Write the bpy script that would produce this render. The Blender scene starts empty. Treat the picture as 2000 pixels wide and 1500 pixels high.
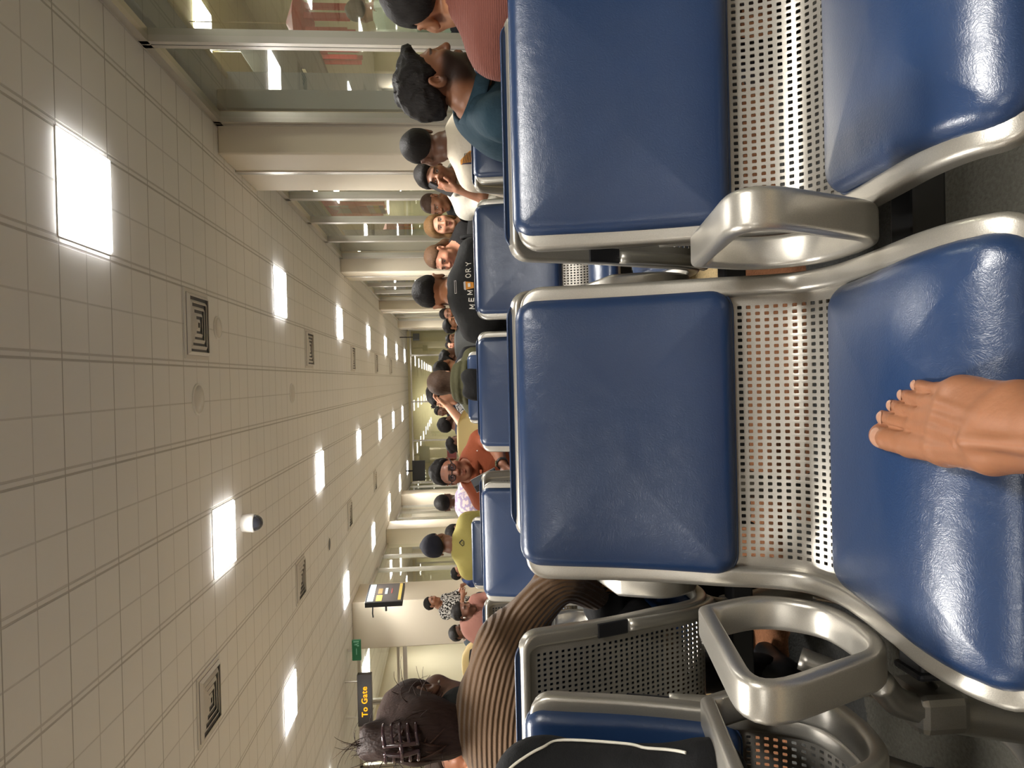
EXPOSURE = 1.75
import bpy, math, random
import numpy as np
from mathutils import Matrix, Vector
from mathutils.bvhtree import BVHTree

SC = bpy.context.scene
COL = SC.collection
rng = np.random.default_rng(7)
random.seed(7)

# ------------------------------------------------------------------ camera
FPX = 1387.0
_yc = np.array([-118.3, -9.0, FPX]); _yc /= np.linalg.norm(_yc)
_up = np.array([-1.0, .0238, 0.0]); _up = _up - _yc * np.dot(_up, _yc); _up /= np.linalg.norm(_up)
_xc = np.cross(_yc, _up)
CM = np.array([_xc, _yc, _up])            # world axes seen from the camera (right, down, forward)
CAM = np.array([0.0, 0.0, 1.0])
def ray(px, py): return CM @ np.array([px - 1000.0, py - 750.0, FPX])
def at_y(px, py, Y): d = ray(px, py); return CAM + d * (Y / d[1])
def at_x(px, py, X): d = ray(px, py); return CAM + d * (X / d[0])
def at_z(px, py, Z): d = ray(px, py); return CAM + d * ((Z - 1.0) / d[2])

cam_d = bpy.data.cameras.new('camera'); cam = bpy.data.objects.new('camera', cam_d); COL.objects.link(cam)
cam_d.sensor_fit = 'HORIZONTAL'; cam_d.sensor_width = 36.0; cam_d.lens = FPX / 2000 * 36.0
cam_d.clip_start = .02; cam_d.clip_end = 200
_R, _D, _F = CM[:, 0], CM[:, 1], CM[:, 2]
cam.matrix_world = Matrix(((_R[0], -_D[0], -_F[0], CAM[0]), (_R[1], -_D[1], -_F[1], CAM[1]),
                           (_R[2], -_D[2], -_F[2], CAM[2]), (0, 0, 0, 1)))
SC.camera = cam

# ------------------------------------------------------------------ materials
def lin(r, g, b):
    f = lambda c: (c / 255 / 12.92) if c / 255 <= .04045 else ((c / 255 + .055) / 1.055) ** 2.4
    return (f(r), f(g), f(b), 1.0)
def nmat(name):
    m = bpy.data.materials.new(name); m.use_nodes = True
    nt = m.node_tree; b = nt.nodes.get('Principled BSDF')
    return m, nt, b
def N(nt, t, **kw):
    n = nt.nodes.new(t)
    for k, v in kw.items():
        if k.startswith('i_'):
            key = k[2:]
            n.inputs[int(key) if key.isdigit() else key.replace('_', ' ')].default_value = v
        else: setattr(n, k, v)
    return n
def L(nt, a, b): nt.links.new(a, b)
def simple(name, col, rough=.6, metal=0.0, bump=0.0, bscale=60.0, var=0.0, vscale=8.0, spec=.5, coat=0.0):
    m, nt, b = nmat(name)
    b.inputs['Base Color'].default_value = col; b.inputs['Roughness'].default_value = rough
    b.inputs['Metallic'].default_value = metal; b.inputs['Specular IOR Level'].default_value = spec
    if coat: b.inputs['Coat Weight'].default_value = coat; b.inputs['Coat Roughness'].default_value = .15
    tc = N(nt, 'ShaderNodeTexCoord')
    if var:
        n = N(nt, 'ShaderNodeTexNoise', i_Scale=vscale, i_Detail=4.0); L(nt, tc.outputs['Object'], n.inputs['Vector'])
        mx = N(nt, 'ShaderNodeMix', data_type='RGBA'); mx.inputs[6].default_value = tuple(c * (1 - var) for c in col[:3]) + (1,)
        mx.inputs[7].default_value = tuple(min(1, c * (1 + var)) for c in col[:3]) + (1,)
        L(nt, n.outputs['Fac'], mx.inputs[0]); L(nt, mx.outputs[2], b.inputs['Base Color'])
    if bump:
        n = N(nt, 'ShaderNodeTexNoise', i_Scale=bscale, i_Detail=3.0); L(nt, tc.outputs['Object'], n.inputs['Vector'])
        bp = N(nt, 'ShaderNodeBump', i_Strength=bump, i_Distance=.01); L(nt, n.outputs['Fac'], bp.inputs['Height'])
        L(nt, bp.outputs['Normal'], b.inputs['Normal'])
    return m
def emissive(name, col, strength):
    m, nt, b = nmat(name)
    b.inputs['Base Color'].default_value = col; b.inputs['Emission Color'].default_value = col
    b.inputs['Emission Strength'].default_value = strength
    return m

def vinyl_mat():
    m, nt, b = nmat('blue vinyl'); tc = N(nt, 'ShaderNodeTexCoord')
    n0 = N(nt, 'ShaderNodeTexNoise', i_Scale=14.0, i_Detail=5.0); L(nt, tc.outputs['Object'], n0.inputs['Vector'])
    mx = N(nt, 'ShaderNodeMix', data_type='RGBA'); mx.inputs[6].default_value = lin(23, 45, 78); mx.inputs[7].default_value = lin(29, 52, 87)
    L(nt, n0.outputs['Fac'], mx.inputs[0]); L(nt, mx.outputs[2], b.inputs['Base Color'])
    b.inputs['Specular IOR Level'].default_value = .6; b.inputs['Coat Weight'].default_value = .15; b.inputs['Coat Roughness'].default_value = .3
    # worn grain: crackle + creases
    wv = N(nt, 'ShaderNodeTexNoise', i_Scale=30.0, i_Detail=2.0); L(nt, tc.outputs['Object'], wv.inputs['Vector'])
    add = N(nt, 'ShaderNodeMix', data_type='VECTOR'); add.inputs[0].default_value = .035
    L(nt, tc.outputs['Object'], add.inputs[4]); L(nt, wv.outputs['Color'], add.inputs[5])
    v1 = N(nt, 'ShaderNodeTexVoronoi', feature='DISTANCE_TO_EDGE', i_Scale=330.0); L(nt, add.outputs[1], v1.inputs['Vector'])
    r1 = N(nt, 'ShaderNodeMapRange'); r1.inputs[1].default_value = 0; r1.inputs[2].default_value = .16; L(nt, v1.outputs['Distance'], r1.inputs[0])
    n2 = N(nt, 'ShaderNodeTexNoise', i_Scale=330.0, i_Detail=3.0, i_Roughness=.65); L(nt, add.outputs[1], n2.inputs['Vector'])
    mp = N(nt, 'ShaderNodeMapping'); mp.inputs['Scale'].default_value = (30, 130, 90); L(nt, add.outputs[1], mp.inputs['Vector'])
    n3 = N(nt, 'ShaderNodeTexNoise', i_Scale=2.2, i_Detail=4.0, i_Roughness=.6); L(nt, mp.outputs['Vector'], n3.inputs['Vector'])
    s1 = N(nt, 'ShaderNodeMath', operation='MULTIPLY_ADD'); s1.inputs[1].default_value = .16; L(nt, r1.outputs[0], s1.inputs[0]); L(nt, n2.outputs['Fac'], s1.inputs[2])
    s2 = N(nt, 'ShaderNodeMath', operation='MULTIPLY_ADD'); s2.inputs[1].default_value = .42; L(nt, n3.outputs['Fac'], s2.inputs[0]); L(nt, s1.outputs[0], s2.inputs[2])
    bp = N(nt, 'ShaderNodeBump', i_Strength=.20, i_Distance=.0012); L(nt, s2.outputs[0], bp.inputs['Height']); L(nt, bp.outputs['Normal'], b.inputs['Normal']); L(nt, bp.outputs['Normal'], b.inputs['Coat Normal'])
    rr = N(nt, 'ShaderNodeMapRange'); rr.inputs[3].default_value = .25; rr.inputs[4].default_value = .37; L(nt, n2.outputs['Fac'], rr.inputs[0]); L(nt, rr.outputs[0], b.inputs['Roughness'])
    return m
def paint_mat(name, col, rough=.36, metal=.75):
    m, nt, b = nmat(name); tc = N(nt, 'ShaderNodeTexCoord')
    b.inputs['Metallic'].default_value = metal; b.inputs['Roughness'].default_value = rough
    n = N(nt, 'ShaderNodeTexNoise', i_Scale=900.0, i_Detail=2.0); L(nt, tc.outputs['Object'], n.inputs['Vector'])
    mx = N(nt, 'ShaderNodeMix', data_type='RGBA'); mx.inputs[6].default_value = tuple(c * .8 for c in col[:3]) + (1,); mx.inputs[7].default_value = tuple(min(1, c * 1.2) for c in col[:3]) + (1,)
    L(nt, n.outputs['Fac'], mx.inputs[0]); L(nt, mx.outputs[2], b.inputs['Base Color'])
    bp = N(nt, 'ShaderNodeBump', i_Strength=.12, i_Distance=.001); L(nt, n.outputs['Fac'], bp.inputs['Height']); L(nt, bp.outputs['Normal'], b.inputs['Normal'])
    return m
def vcol_mat(name, rough=.5, bump=.15, bscale=140.0, sss=0.0):
    m, nt, b = nmat(name); a = N(nt, 'ShaderNodeAttribute', attribute_name='Col'); tc = N(nt, 'ShaderNodeTexCoord')
    n = N(nt, 'ShaderNodeTexNoise', i_Scale=22.0, i_Detail=4.0); L(nt, tc.outputs['Object'], n.inputs['Vector'])
    hs = N(nt, 'ShaderNodeHueSaturation'); r = N(nt, 'ShaderNodeMapRange'); r.inputs[3].default_value = .88; r.inputs[4].default_value = 1.12
    L(nt, n.outputs['Fac'], r.inputs[0]); L(nt, r.outputs[0], hs.inputs['Value']); L(nt, a.outputs['Color'], hs.inputs['Color']); L(nt, hs.outputs['Color'], b.inputs['Base Color'])
    b.inputs['Roughness'].default_value = rough
    if sss:
        b.inputs['Subsurface Weight'].default_value = sss; b.inputs['Subsurface Radius'].default_value = (1, .35, .2); b.inputs['Subsurface Scale'].default_value = .004
    n2 = N(nt, 'ShaderNodeTexNoise', i_Scale=bscale, i_Detail=3.0); L(nt, tc.outputs['Object'], n2.inputs['Vector'])
    bp = N(nt, 'ShaderNodeBump', i_Strength=bump, i_Distance=.003); L(nt, n2.outputs['Fac'], bp.inputs['Height']); L(nt, bp.outputs['Normal'], b.inputs['Normal'])
    return m
_cloth = {}
def cloth(col, kind='plain'):
    key = (tuple(round(c, 3) for c in col), kind)
    if key in _cloth: return _cloth[key]
    m, nt, b = nmat('cloth ' + kind); tc = N(nt, 'ShaderNodeTexCoord'); b.inputs['Roughness'].default_value = .85; b.inputs['Specular IOR Level'].default_value = .25
    b.inputs['Base Color'].default_value = col
    n = N(nt, 'ShaderNodeTexNoise', i_Scale=9.0, i_Detail=4.0, i_Roughness=.55); L(nt, tc.outputs['Object'], n.inputs['Vector'])
    wv = N(nt, 'ShaderNodeTexNoise', i_Scale=400.0, i_Detail=1.0); L(nt, tc.outputs['Object'], wv.inputs['Vector'])
    ad = N(nt, 'ShaderNodeMath', operation='MULTIPLY_ADD'); ad.inputs[1].default_value = .06; L(nt, wv.outputs['Fac'], ad.inputs[0]); L(nt, n.outputs['Fac'], ad.inputs[2])
    h = ad.outputs[0]
    if kind == 'rib':
        w = N(nt, 'ShaderNodeTexWave', wave_type='BANDS', bands_direction='Z', i_Scale=75.0, i_Distortion=.6); L(nt, tc.outputs['Object'], w.inputs['Vector'])
        a2 = N(nt, 'ShaderNodeMath', operation='MULTIPLY_ADD'); a2.inputs[1].default_value = .1; L(nt, w.outputs['Fac'], a2.inputs[0]); L(nt, h, a2.inputs[2]); h = a2.outputs[0]
    if kind in ('patches', 'floral', 'stripes', 'leopard'):
        if kind == 'stripes':
            t = N(nt, 'ShaderNodeTexWave', i_Scale=14.0, i_Distortion=3.0, i_Detail=2.0); L(nt, tc.outputs['Object'], t.inputs['Vector']); src = t.outputs['Fac']
        elif kind == 'patches':
            t = N(nt, 'ShaderNodeTexBrick', i_Scale=9.0); t.inputs['Mortar Size'].default_value = .03; t.inputs['Color1'].default_value = (1, 1, 1, 1); t.inputs['Color2'].default_value = (.1, .1, .1, 1); t.inputs['Mortar'].default_value = (0, 0, 0, 1)
            mp = N(nt, 'ShaderNodeMapping'); mp.inputs['Rotation'].default_value = (.9, .5, .3); L(nt, tc.outputs['Object'], mp.inputs['Vector']); L(nt, mp.outputs['Vector'], t.inputs['Vector']); src = t.outputs['Color']
        else:
            t = N(nt, 'ShaderNodeTexNoise', i_Scale=28.0 if kind == 'floral' else 40.0, i_Detail=2.0); L(nt, tc.outputs['Object'], t.inputs['Vector'])
            r = N(nt, 'ShaderNodeMapRange'); r.inputs[1].default_value = .46; r.inputs[2].default_value = .54; L(nt, t.outputs['Fac'], r.inputs[0]); src = r.outputs[0]
        mx = N(nt, 'ShaderNodeMix', data_type='RGBA')
        alt = {'stripes': lin(60, 45, 40), 'patches': lin(28, 28, 34), 'floral': lin(146, 132, 156), 'leopard': lin(22, 18, 16)}[kind]
        mx.inputs[6].default_value = alt; mx.inputs[7].default_value = col; L(nt, src, mx.inputs[0]); L(nt, mx.outputs[2], b.inputs['Base Color'])
    bp = N(nt, 'ShaderNodeBump', i_Strength=.55, i_Distance=.02); L(nt, h, bp.inputs['Height']); L(nt, bp.outputs['Normal'], b.inputs['Normal'])
    _cloth[key] = m; return m
def rib_mat(col):
    m, nt, b = nmat('rib knit'); a = N(nt, 'ShaderNodeAttribute', attribute_name='Rib'); sp = N(nt, 'ShaderNodeSeparateColor'); L(nt, a.outputs['Color'], sp.inputs[0]); tc = N(nt, 'ShaderNodeTexCoord')
    k = N(nt, 'ShaderNodeMath', operation='MULTIPLY'); k.inputs[1].default_value = 2 * math.pi / .0112; L(nt, sp.outputs[0], k.inputs[0]); sn = N(nt, 'ShaderNodeMath', operation='SINE'); L(nt, k.outputs[0], sn.inputs[0])
    ml = N(nt, 'ShaderNodeMath', operation='MULTIPLY'); L(nt, sn.outputs[0], ml.inputs[0]); L(nt, sp.outputs[1], ml.inputs[1])
    n = N(nt, 'ShaderNodeTexNoise', i_Scale=240.0, i_Detail=3.0); L(nt, tc.outputs['Object'], n.inputs['Vector']); ad = N(nt, 'ShaderNodeMath', operation='MULTIPLY_ADD'); ad.inputs[1].default_value = .5; L(nt, n.outputs['Fac'], ad.inputs[0]); L(nt, ml.outputs[0], ad.inputs[2])
    b.inputs['Base Color'].default_value = col; b.inputs['Roughness'].default_value = .9; b.inputs['Specular IOR Level'].default_value = .15
    b.inputs['Sheen Weight'].default_value = .2
    bp = N(nt, 'ShaderNodeBump', i_Strength=.9, i_Distance=.0022); L(nt, ad.outputs[0], bp.inputs['Height']); L(nt, bp.outputs['Normal'], b.inputs['Normal'])
    return m
_hair = {}
def hair_mat(col):
    key = tuple(round(c, 3) for c in col)
    if key in _hair: return _hair[key]
    m, nt, b = nmat('hair'); tc = N(nt, 'ShaderNodeTexCoord')
    mp = N(nt, 'ShaderNodeMapping'); mp.inputs['Scale'].default_value = (1, 1, .22); L(nt, tc.outputs['Object'], mp.inputs['Vector'])
    n = N(nt, 'ShaderNodeTexNoise', i_Scale=190.0, i_Detail=4.0); L(nt, mp.outputs['Vector'], n.inputs['Vector'])
    mx = N(nt, 'ShaderNodeMix', data_type='RGBA'); mx.inputs[6].default_value = tuple(c * .5 for c in col[:3]) + (1,); mx.inputs[7].default_value = tuple(min(1, c * 1.5) for c in col[:3]) + (1,)
    L(nt, n.outputs['Fac'], mx.inputs[0]); L(nt, mx.outputs[2], b.inputs['Base Color']); b.inputs['Roughness'].default_value = .62; b.inputs['Specular IOR Level'].default_value = .22
    bp = N(nt, 'ShaderNodeBump', i_Strength=.7, i_Distance=.004); L(nt, n.outputs['Fac'], bp.inputs['Height']); L(nt, bp.outputs['Normal'], b.inputs['Normal'])
    _hair[key] = m; return m
def ceiling_mat(px, py, ox, oy):
    """tiles px x py with a bold runner line, and a thinner groove halving every tile"""
    m, nt, b = nmat('ceiling tile'); tc = N(nt, 'ShaderNodeTexCoord'); sx = N(nt, 'ShaderNodeSeparateXYZ'); L(nt, tc.outputs['Object'], sx.inputs[0])
    def line(out, per, off, w):
        a = N(nt, 'ShaderNodeMath', operation='SUBTRACT'); a.inputs[1].default_value = off; L(nt, out, a.inputs[0])
        md = N(nt, 'ShaderNodeMath', operation='PINGPONG'); md.inputs[1].default_value = per / 2; L(nt, a.outputs[0], md.inputs[0])
        r = N(nt, 'ShaderNodeMapRange'); r.inputs[1].default_value = w * .6; r.inputs[2].default_value = w; r.inputs[3].default_value = 1; r.inputs[4].default_value = 0; L(nt, md.outputs[0], r.inputs[0])
        return r.outputs[0]
    def mul(o, k):
        a = N(nt, 'ShaderNodeMath', operation='MULTIPLY'); a.inputs[1].default_value = k; L(nt, o, a.inputs[0]); return a.outputs[0]
    def mx_(a_, b_):
        a = N(nt, 'ShaderNodeMath', operation='MAXIMUM'); L(nt, a_, a.inputs[0]); L(nt, b_, a.inputs[1]); return a.outputs[0]
    X, Y = sx.outputs[0], sx.outputs[1]
    l = mx_(mul(line(X, px, ox - .018, .008), .75), mul(line(X, px, ox + .018, .008), .55)); l = mx_(l, mul(line(Y, py, oy, .0055), .95))
    l = mx_(l, mul(line(X, px, ox + px / 2, .006), .4)); l = mx_(l, mul(line(Y, py, oy + py / 2, .005), .5))
    n = N(nt, 'ShaderNodeTexNoise', i_Scale=1.2, i_Detail=3.0); L(nt, tc.outputs['Object'], n.inputs['Vector'])
    base = N(nt, 'ShaderNodeMix', data_type='RGBA'); base.inputs[6].default_value = (.86, .85, .835, 1); base.inputs[7].default_value = (.90, .89, .88, 1); L(nt, n.outputs['Fac'], base.inputs[0])
    mx = N(nt, 'ShaderNodeMix', data_type='RGBA'); L(nt, l, mx.inputs[0]); L(nt, base.outputs[2], mx.inputs[6]); mx.inputs[7].default_value = (.46, .44, .42, 1)
    L(nt, mx.outputs[2], b.inputs['Base Color']); b.inputs['Roughness'].default_value = .9
    bp = N(nt, 'ShaderNodeBump', i_Strength=.5, i_Distance=.01, invert=True); L(nt, l, bp.inputs['Height']); L(nt, bp.outputs['Normal'], b.inputs['Normal'])
    return m
def carpet_mat():
    m, nt, b = nmat('patchwork carpet'); tc = N(nt, 'ShaderNodeTexCoord')
    n = N(nt, 'ShaderNodeTexNoise', i_Scale=7.0, i_Detail=6.0, i_Roughness=.7); L(nt, tc.outputs['Object'], n.inputs['Vector'])
    ad = N(nt, 'ShaderNodeMix', data_type='VECTOR'); ad.inputs[0].default_value = .1; L(nt, tc.outputs['Object'], ad.inputs[4]); L(nt, n.outputs['Color'], ad.inputs[5])
    sx = N(nt, 'ShaderNodeSeparateXYZ'); L(nt, ad.outputs[1], sx.inputs[0])
    bx = N(nt, 'ShaderNodeMath', operation='FLOOR'); dx = N(nt, 'ShaderNodeMath', operation='MULTIPLY_ADD'); dx.inputs[1].default_value = 1.25; dx.inputs[2].default_value = .42; L(nt, sx.outputs[0], dx.inputs[0]); L(nt, dx.outputs[0], bx.inputs[0])
    wn = N(nt, 'ShaderNodeTexWhiteNoise', noise_dimensions='1D'); L(nt, bx.outputs[0], wn.inputs['W'])
    yy = N(nt, 'ShaderNodeMath', operation='MULTIPLY_ADD'); yy.inputs[1].default_value = .35; L(nt, wn.outputs['Value'], yy.inputs[0]); L(nt, sx.outputs[1], yy.inputs[2])
    sc = N(nt, 'ShaderNodeMath', operation='DIVIDE'); sc.inputs[1].default_value = 3.4; L(nt, yy.outputs[0], sc.inputs[0]); fr = N(nt, 'ShaderNodeMath', operation='FRACT'); L(nt, sc.outputs[0], fr.inputs[0])
    cr = N(nt, 'ShaderNodeValToRGB'); cr.color_ramp.interpolation = 'CONSTANT'
    cols = [(0, lin(98, 96, 88)), (.47, lin(74, 74, 72)), (.58, lin(116, 78, 54)), (.705, lin(140, 142, 136)), (.755, lin(206, 180, 134)), (.88, lin(70, 72, 70)), (.94, lin(150, 152, 144))]
    el = cr.color_ramp.elements; el[0].position, el[0].color = cols[0]; el[1].position, el[1].color = cols[1]
    for p_, c_ in cols[2:]: e = el.new(p_); e.color = c_
    L(nt, fr.outputs[0], cr.inputs[0])
    f = N(nt, 'ShaderNodeTexNoise', i_Scale=120.0, i_Detail=3.0); L(nt, tc.outputs['Object'], f.inputs['Vector'])
    r = N(nt, 'ShaderNodeMapRange'); r.inputs[3].default_value = .6; r.inputs[4].default_value = 1.4; L(nt, f.outputs['Fac'], r.inputs[0])
    hs = N(nt, 'ShaderNodeHueSaturation'); L(nt, r.outputs[0], hs.inputs['Value']); L(nt, cr.outputs[0], hs.inputs['Color']); L(nt, hs.outputs[0], b.inputs['Base Color'])
    b.inputs['Roughness'].default_value = .95; b.inputs['Specular IOR Level'].default_value = .1
    bp = N(nt, 'ShaderNodeBump', i_Strength=.6, i_Distance=.01); L(nt, f.outputs['Fac'], bp.inputs['Height']); L(nt, bp.outputs['Normal'], b.inputs['Normal'])
    return m
def glass_mat(name, tint, base_refl=.06, graze=.65):
    m, nt, b = nmat(name); nt.nodes.remove(b); out = nt.nodes.get('Material Output')
    t = N(nt, 'ShaderNodeBsdfTransparent'); t.inputs[0].default_value = tint
    g = N(nt, 'ShaderNodeBsdfGlossy'); g.inputs['Roughness'].default_value = .02; g.inputs[0].default_value = (.95, .95, .9, 1)
    lw = N(nt, 'ShaderNodeLayerWeight'); lw.inputs[0].default_value = .35
    r = N(nt, 'ShaderNodeMapRange'); r.inputs[3].default_value = base_refl; r.inputs[4].default_value = graze; L(nt, lw.outputs['Facing'], r.inputs[0])
    mx = N(nt, 'ShaderNodeMixShader'); L(nt, r.outputs[0], mx.inputs[0]); L(nt, t.outputs[0], mx.inputs[1]); L(nt, g.outputs[0], mx.inputs[2]); L(nt, mx.outputs[0], out.inputs[0])
    return m

M = {}
M['vinyl'] = vinyl_mat()
M['silver'] = paint_mat('silver paint', (.43, .405, .355, 1))
M['sheet'] = paint_mat('silver sheet', (.40, .375, .33, 1), .38, .7)
M['dark_metal'] = paint_mat('dark cast metal', (.25, .235, .21, 1), .34, .8)
M['black'] = simple('black plastic', lin(24, 24, 28), .45)
M['beamblack'] = simple('black steel', lin(20, 21, 24), .5)
M['rubber'] = simple('black rubber', lin(14, 15, 22), .6, bump=.2)
M['carpet'] = carpet_mat()
M['ceiling'] = ceiling_mat(.6, .55625, .768, 3.851)
M['wall'] = simple('beige wall paint', (.70, .62, .49, 1), .6, var=.03, vscale=2)
M['alu'] = simple('aluminium', (.62, .59, .54, 1), .3, .7)
M['alu_dark'] = simple('dark gasket', lin(40, 40, 38), .5)
M['glass'] = glass_mat('window glass', (.86, .90, .86, 1))
M['glass_end'] = glass_mat('end glass', (.86, .86, .74, 1), .22, .75)
M['light'] = emissive('ceiling panel light', (1.0, .975, .93, 1), 7.0)
M['light_far'] = emissive('corridor light', (1.0, .96, .82, 1), 9.0)
M['white_frame'] = simple('white enamel', (.8, .78, .74, 1), .4)
M['vent'] = simple('vent enamel', (.74, .71, .67, 1), .6)
M['vent_dark'] = simple('vent gap', lin(112, 112, 114), .8)
M['end_wall'] = simple('pale ochre wall', (.72, .67, .45, 1), .7, var=.05)
M['olive_wall'] = simple('ochre corridor wall', (.50, .46, .28, 1), .7, var=.05)
M['bluegrey'] = simple('blue grey panel', (.27, .31, .33, 1), .6, var=.04)
M['skin'] = vcol_mat('skin', .48, .12, 150.0, .08)

# ------------------------------------------------------------------ object helpers
def mesh_obj(name, verts, faces, mats, parent=None, smooth=True, loc=None, fmat=None):
    me = bpy.data.meshes.new(name)
    me.from_pydata([tuple(v) for v in verts], [], [tuple(int(i) for i in f) for f in faces])
    for m in (mats if isinstance(mats, (list, tuple)) else [mats]): me.materials.append(m)
    if fmat is not None: me.polygons.foreach_set('material_index', np.asarray(fmat, dtype=np.int32))
    me.polygons.foreach_set('use_smooth', np.full(len(me.polygons), bool(smooth)))
    me.update()
    o = bpy.data.objects.new(name, me); COL.objects.link(o)
    if parent is not None: o.parent = parent
    if loc is not None: o.location = loc
    return o
def empty(name, loc=(0, 0, 0), rz=0.0):
    o = bpy.data.objects.new(name, None); COL.objects.link(o); o.location = loc; o.rotation_euler = (0, 0, rz); o.empty_display_size = .1
    return o
def tag(o, label=None, cat=None, group=None, kind=None):
    if label: o['label'] = label
    if cat: o['category'] = cat
    if group: o['group'] = group
    if kind: o['kind'] = kind
    return o
def struct(o): o['kind'] = 'structure'; return o
def copy_tree(o, parent=None):
    c = o.copy(); COL.objects.link(c)
    if parent is not None: c.parent = parent
    for ch in list(o.children): copy_tree(ch, c)
    return c
class MB:
    def __init__(s): s.v = []; s.f = []; s.m = []
    def add(s, v, f, mi=0):
        n = len(s.v); s.v += [tuple(p) for p in v]; s.f += [tuple(int(i) + n for i in q) for q in f]; s.m += [mi] * len(f); return s
    def box(s, lo, hi, mi=0):
        x0, y0, z0 = lo; x1, y1, z1 = hi
        v = [(x0, y0, z0), (x1, y0, z0), (x1, y1, z0), (x0, y1, z0), (x0, y0, z1), (x1, y0, z1), (x1, y1, z1), (x0, y1, z1)]
        return s.add(v, [(0, 3, 2, 1), (4, 5, 6, 7), (0, 1, 5, 4), (1, 2, 6, 5), (2, 3, 7, 6), (3, 0, 4, 7)], mi)
    def sweep(s, P, A, B, sec, closed=False, mi=0, cap=True):
        P = np.asarray(P, float); A = np.asarray(A, float); B = np.asarray(B, float); sec = np.asarray(sec, float)
        if A.ndim == 1: A = np.tile(A, (len(P), 1))
        if B.ndim == 1: B = np.tile(B, (len(P), 1))
        if sec.ndim == 2: sec = np.tile(sec[None], (len(P), 1, 1))
        n, k = len(P), sec.shape[1]
        v = P[:, None] + sec[:, :, :1] * A[:, None] + sec[:, :, 1:] * B[:, None]
        f = []
        for i in range(n if closed else n - 1):
            j = (i + 1) % n
            for q in range(k): r = (q + 1) % k; f.append((i * k + q, i * k + r, j * k + r, j * k + q))
        if not closed and cap: f.append(tuple(range(k - 1, -1, -1))); f.append(tuple((n - 1) * k + q for q in range(k)))
        return s.add(v.reshape(-1, 3), f, mi)
    def tube(s, P, r, k=12, closed=False, mi=0):
        P = np.asarray(P, float); n = len(P)
        T = np.gradient(P, axis=0); T /= np.linalg.norm(T, axis=1)[:, None] + 1e-12
        u = np.array([0, 0, 1.0]) if abs(T[0][2]) < .9 else np.array([1.0, 0, 0])
        A = np.zeros_like(P); B = np.zeros_like(P)
        for i in range(n):
            u = u - T[i] * np.dot(u, T[i]); u /= np.linalg.norm(u); A[i] = u; B[i] = np.cross(T[i], u)
        r = np.broadcast_to(np.asarray(r, float), (n,))
        a = np.linspace(0, 2 * np.pi, k, endpoint=False); c = np.stack([np.cos(a), np.sin(a)], 1)
        return s.sweep(P, A, B, c[None] * r[:, None, None], closed, mi)
    def lathe(s, prof, k=32, o=(0, 0, 0), mi=0):
        a = np.linspace(0, 2 * np.pi, k, endpoint=False); v = []; f = []
        for r, z in prof: v += [(o[0] + r * math.cos(t), o[1] + r * math.sin(t), o[2] + z) for t in a]
        for i in range(len(prof) - 1):
            for q in range(k): w = (q + 1) % k; f.append((i * k + q, i * k + w, (i + 1) * k + w, (i + 1) * k + q))
        f.append(tuple(range(k - 1, -1, -1))); f.append(tuple((len(prof) - 1) * k + q for q in range(k)))
        return s.add(v, f, mi)
    def build(s, name, mats, parent=None, smooth=False, loc=None, bevel=0.0, seg=2):
        o = mesh_obj(name, s.v, s.f, mats, parent, smooth, loc, s.m)
        if bevel:
            b = o.modifiers.new('bevel', 'BEVEL'); b.width = bevel; b.segments = seg; b.limit_method = 'ANGLE'; b.angle_limit = .6
        return o
def rrect(w, t, r, n=4):
    """rounded rectangle section, w x t"""
    pts = []
    for cx, cy, a0 in ((w / 2 - r, t / 2 - r, 0), (-w / 2 + r, t / 2 - r, 90), (-w / 2 + r, -t / 2 + r, 180), (w / 2 - r, -t / 2 + r, 270)):
        for i in range(n): a = math.radians(a0 + 90 * i / (n - 1)); pts.append((cx + r * math.cos(a), cy + r * math.sin(a)))
    return np.array(pts)
def catmull(P, n=12, closed=False):
    P = np.asarray(P, float); out = []; m = len(P)
    for i in range(m if closed else m - 1):
        g = (lambda j: P[j % m]) if closed else (lambda j: P[min(max(j, 0), m - 1)])
        a, b, c, d = g(i - 1), g(i), g(i + 1), g(i + 2)
        for t in np.linspace(0, 1, n, endpoint=False):
            out.append(.5 * ((2 * b) + (c - a) * t + (2 * a - 5 * b + 4 * c - d) * t * t + (3 * b - a - 3 * c + d) * t ** 3))
    if not closed: out.append(P[-1])
    return np.array(out)
def fillet(P, R, n=6, closed=True):
    """polyline with rounded corners"""
    P = np.asarray(P, float); out = []; m = len(P); R = np.broadcast_to(np.asarray(R, float), (m,))
    for i in range(m):
        if R[i] <= 0 or (not closed and i in (0, m - 1)): out.append(P[i]); continue
        a, b, c = P[i - 1], P[i], P[(i + 1) % m]
        u = (a - b) / np.linalg.norm(a - b); w = (c - b) / np.linalg.norm(c - b); d = R[i]
        p, q = b + u * d, b + w * d
        for t in np.linspace(0, 1, n): out.append((1 - t) ** 2 * p + 2 * t * (1 - t) * b + t * t * q)
    return np.array(out)
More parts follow.
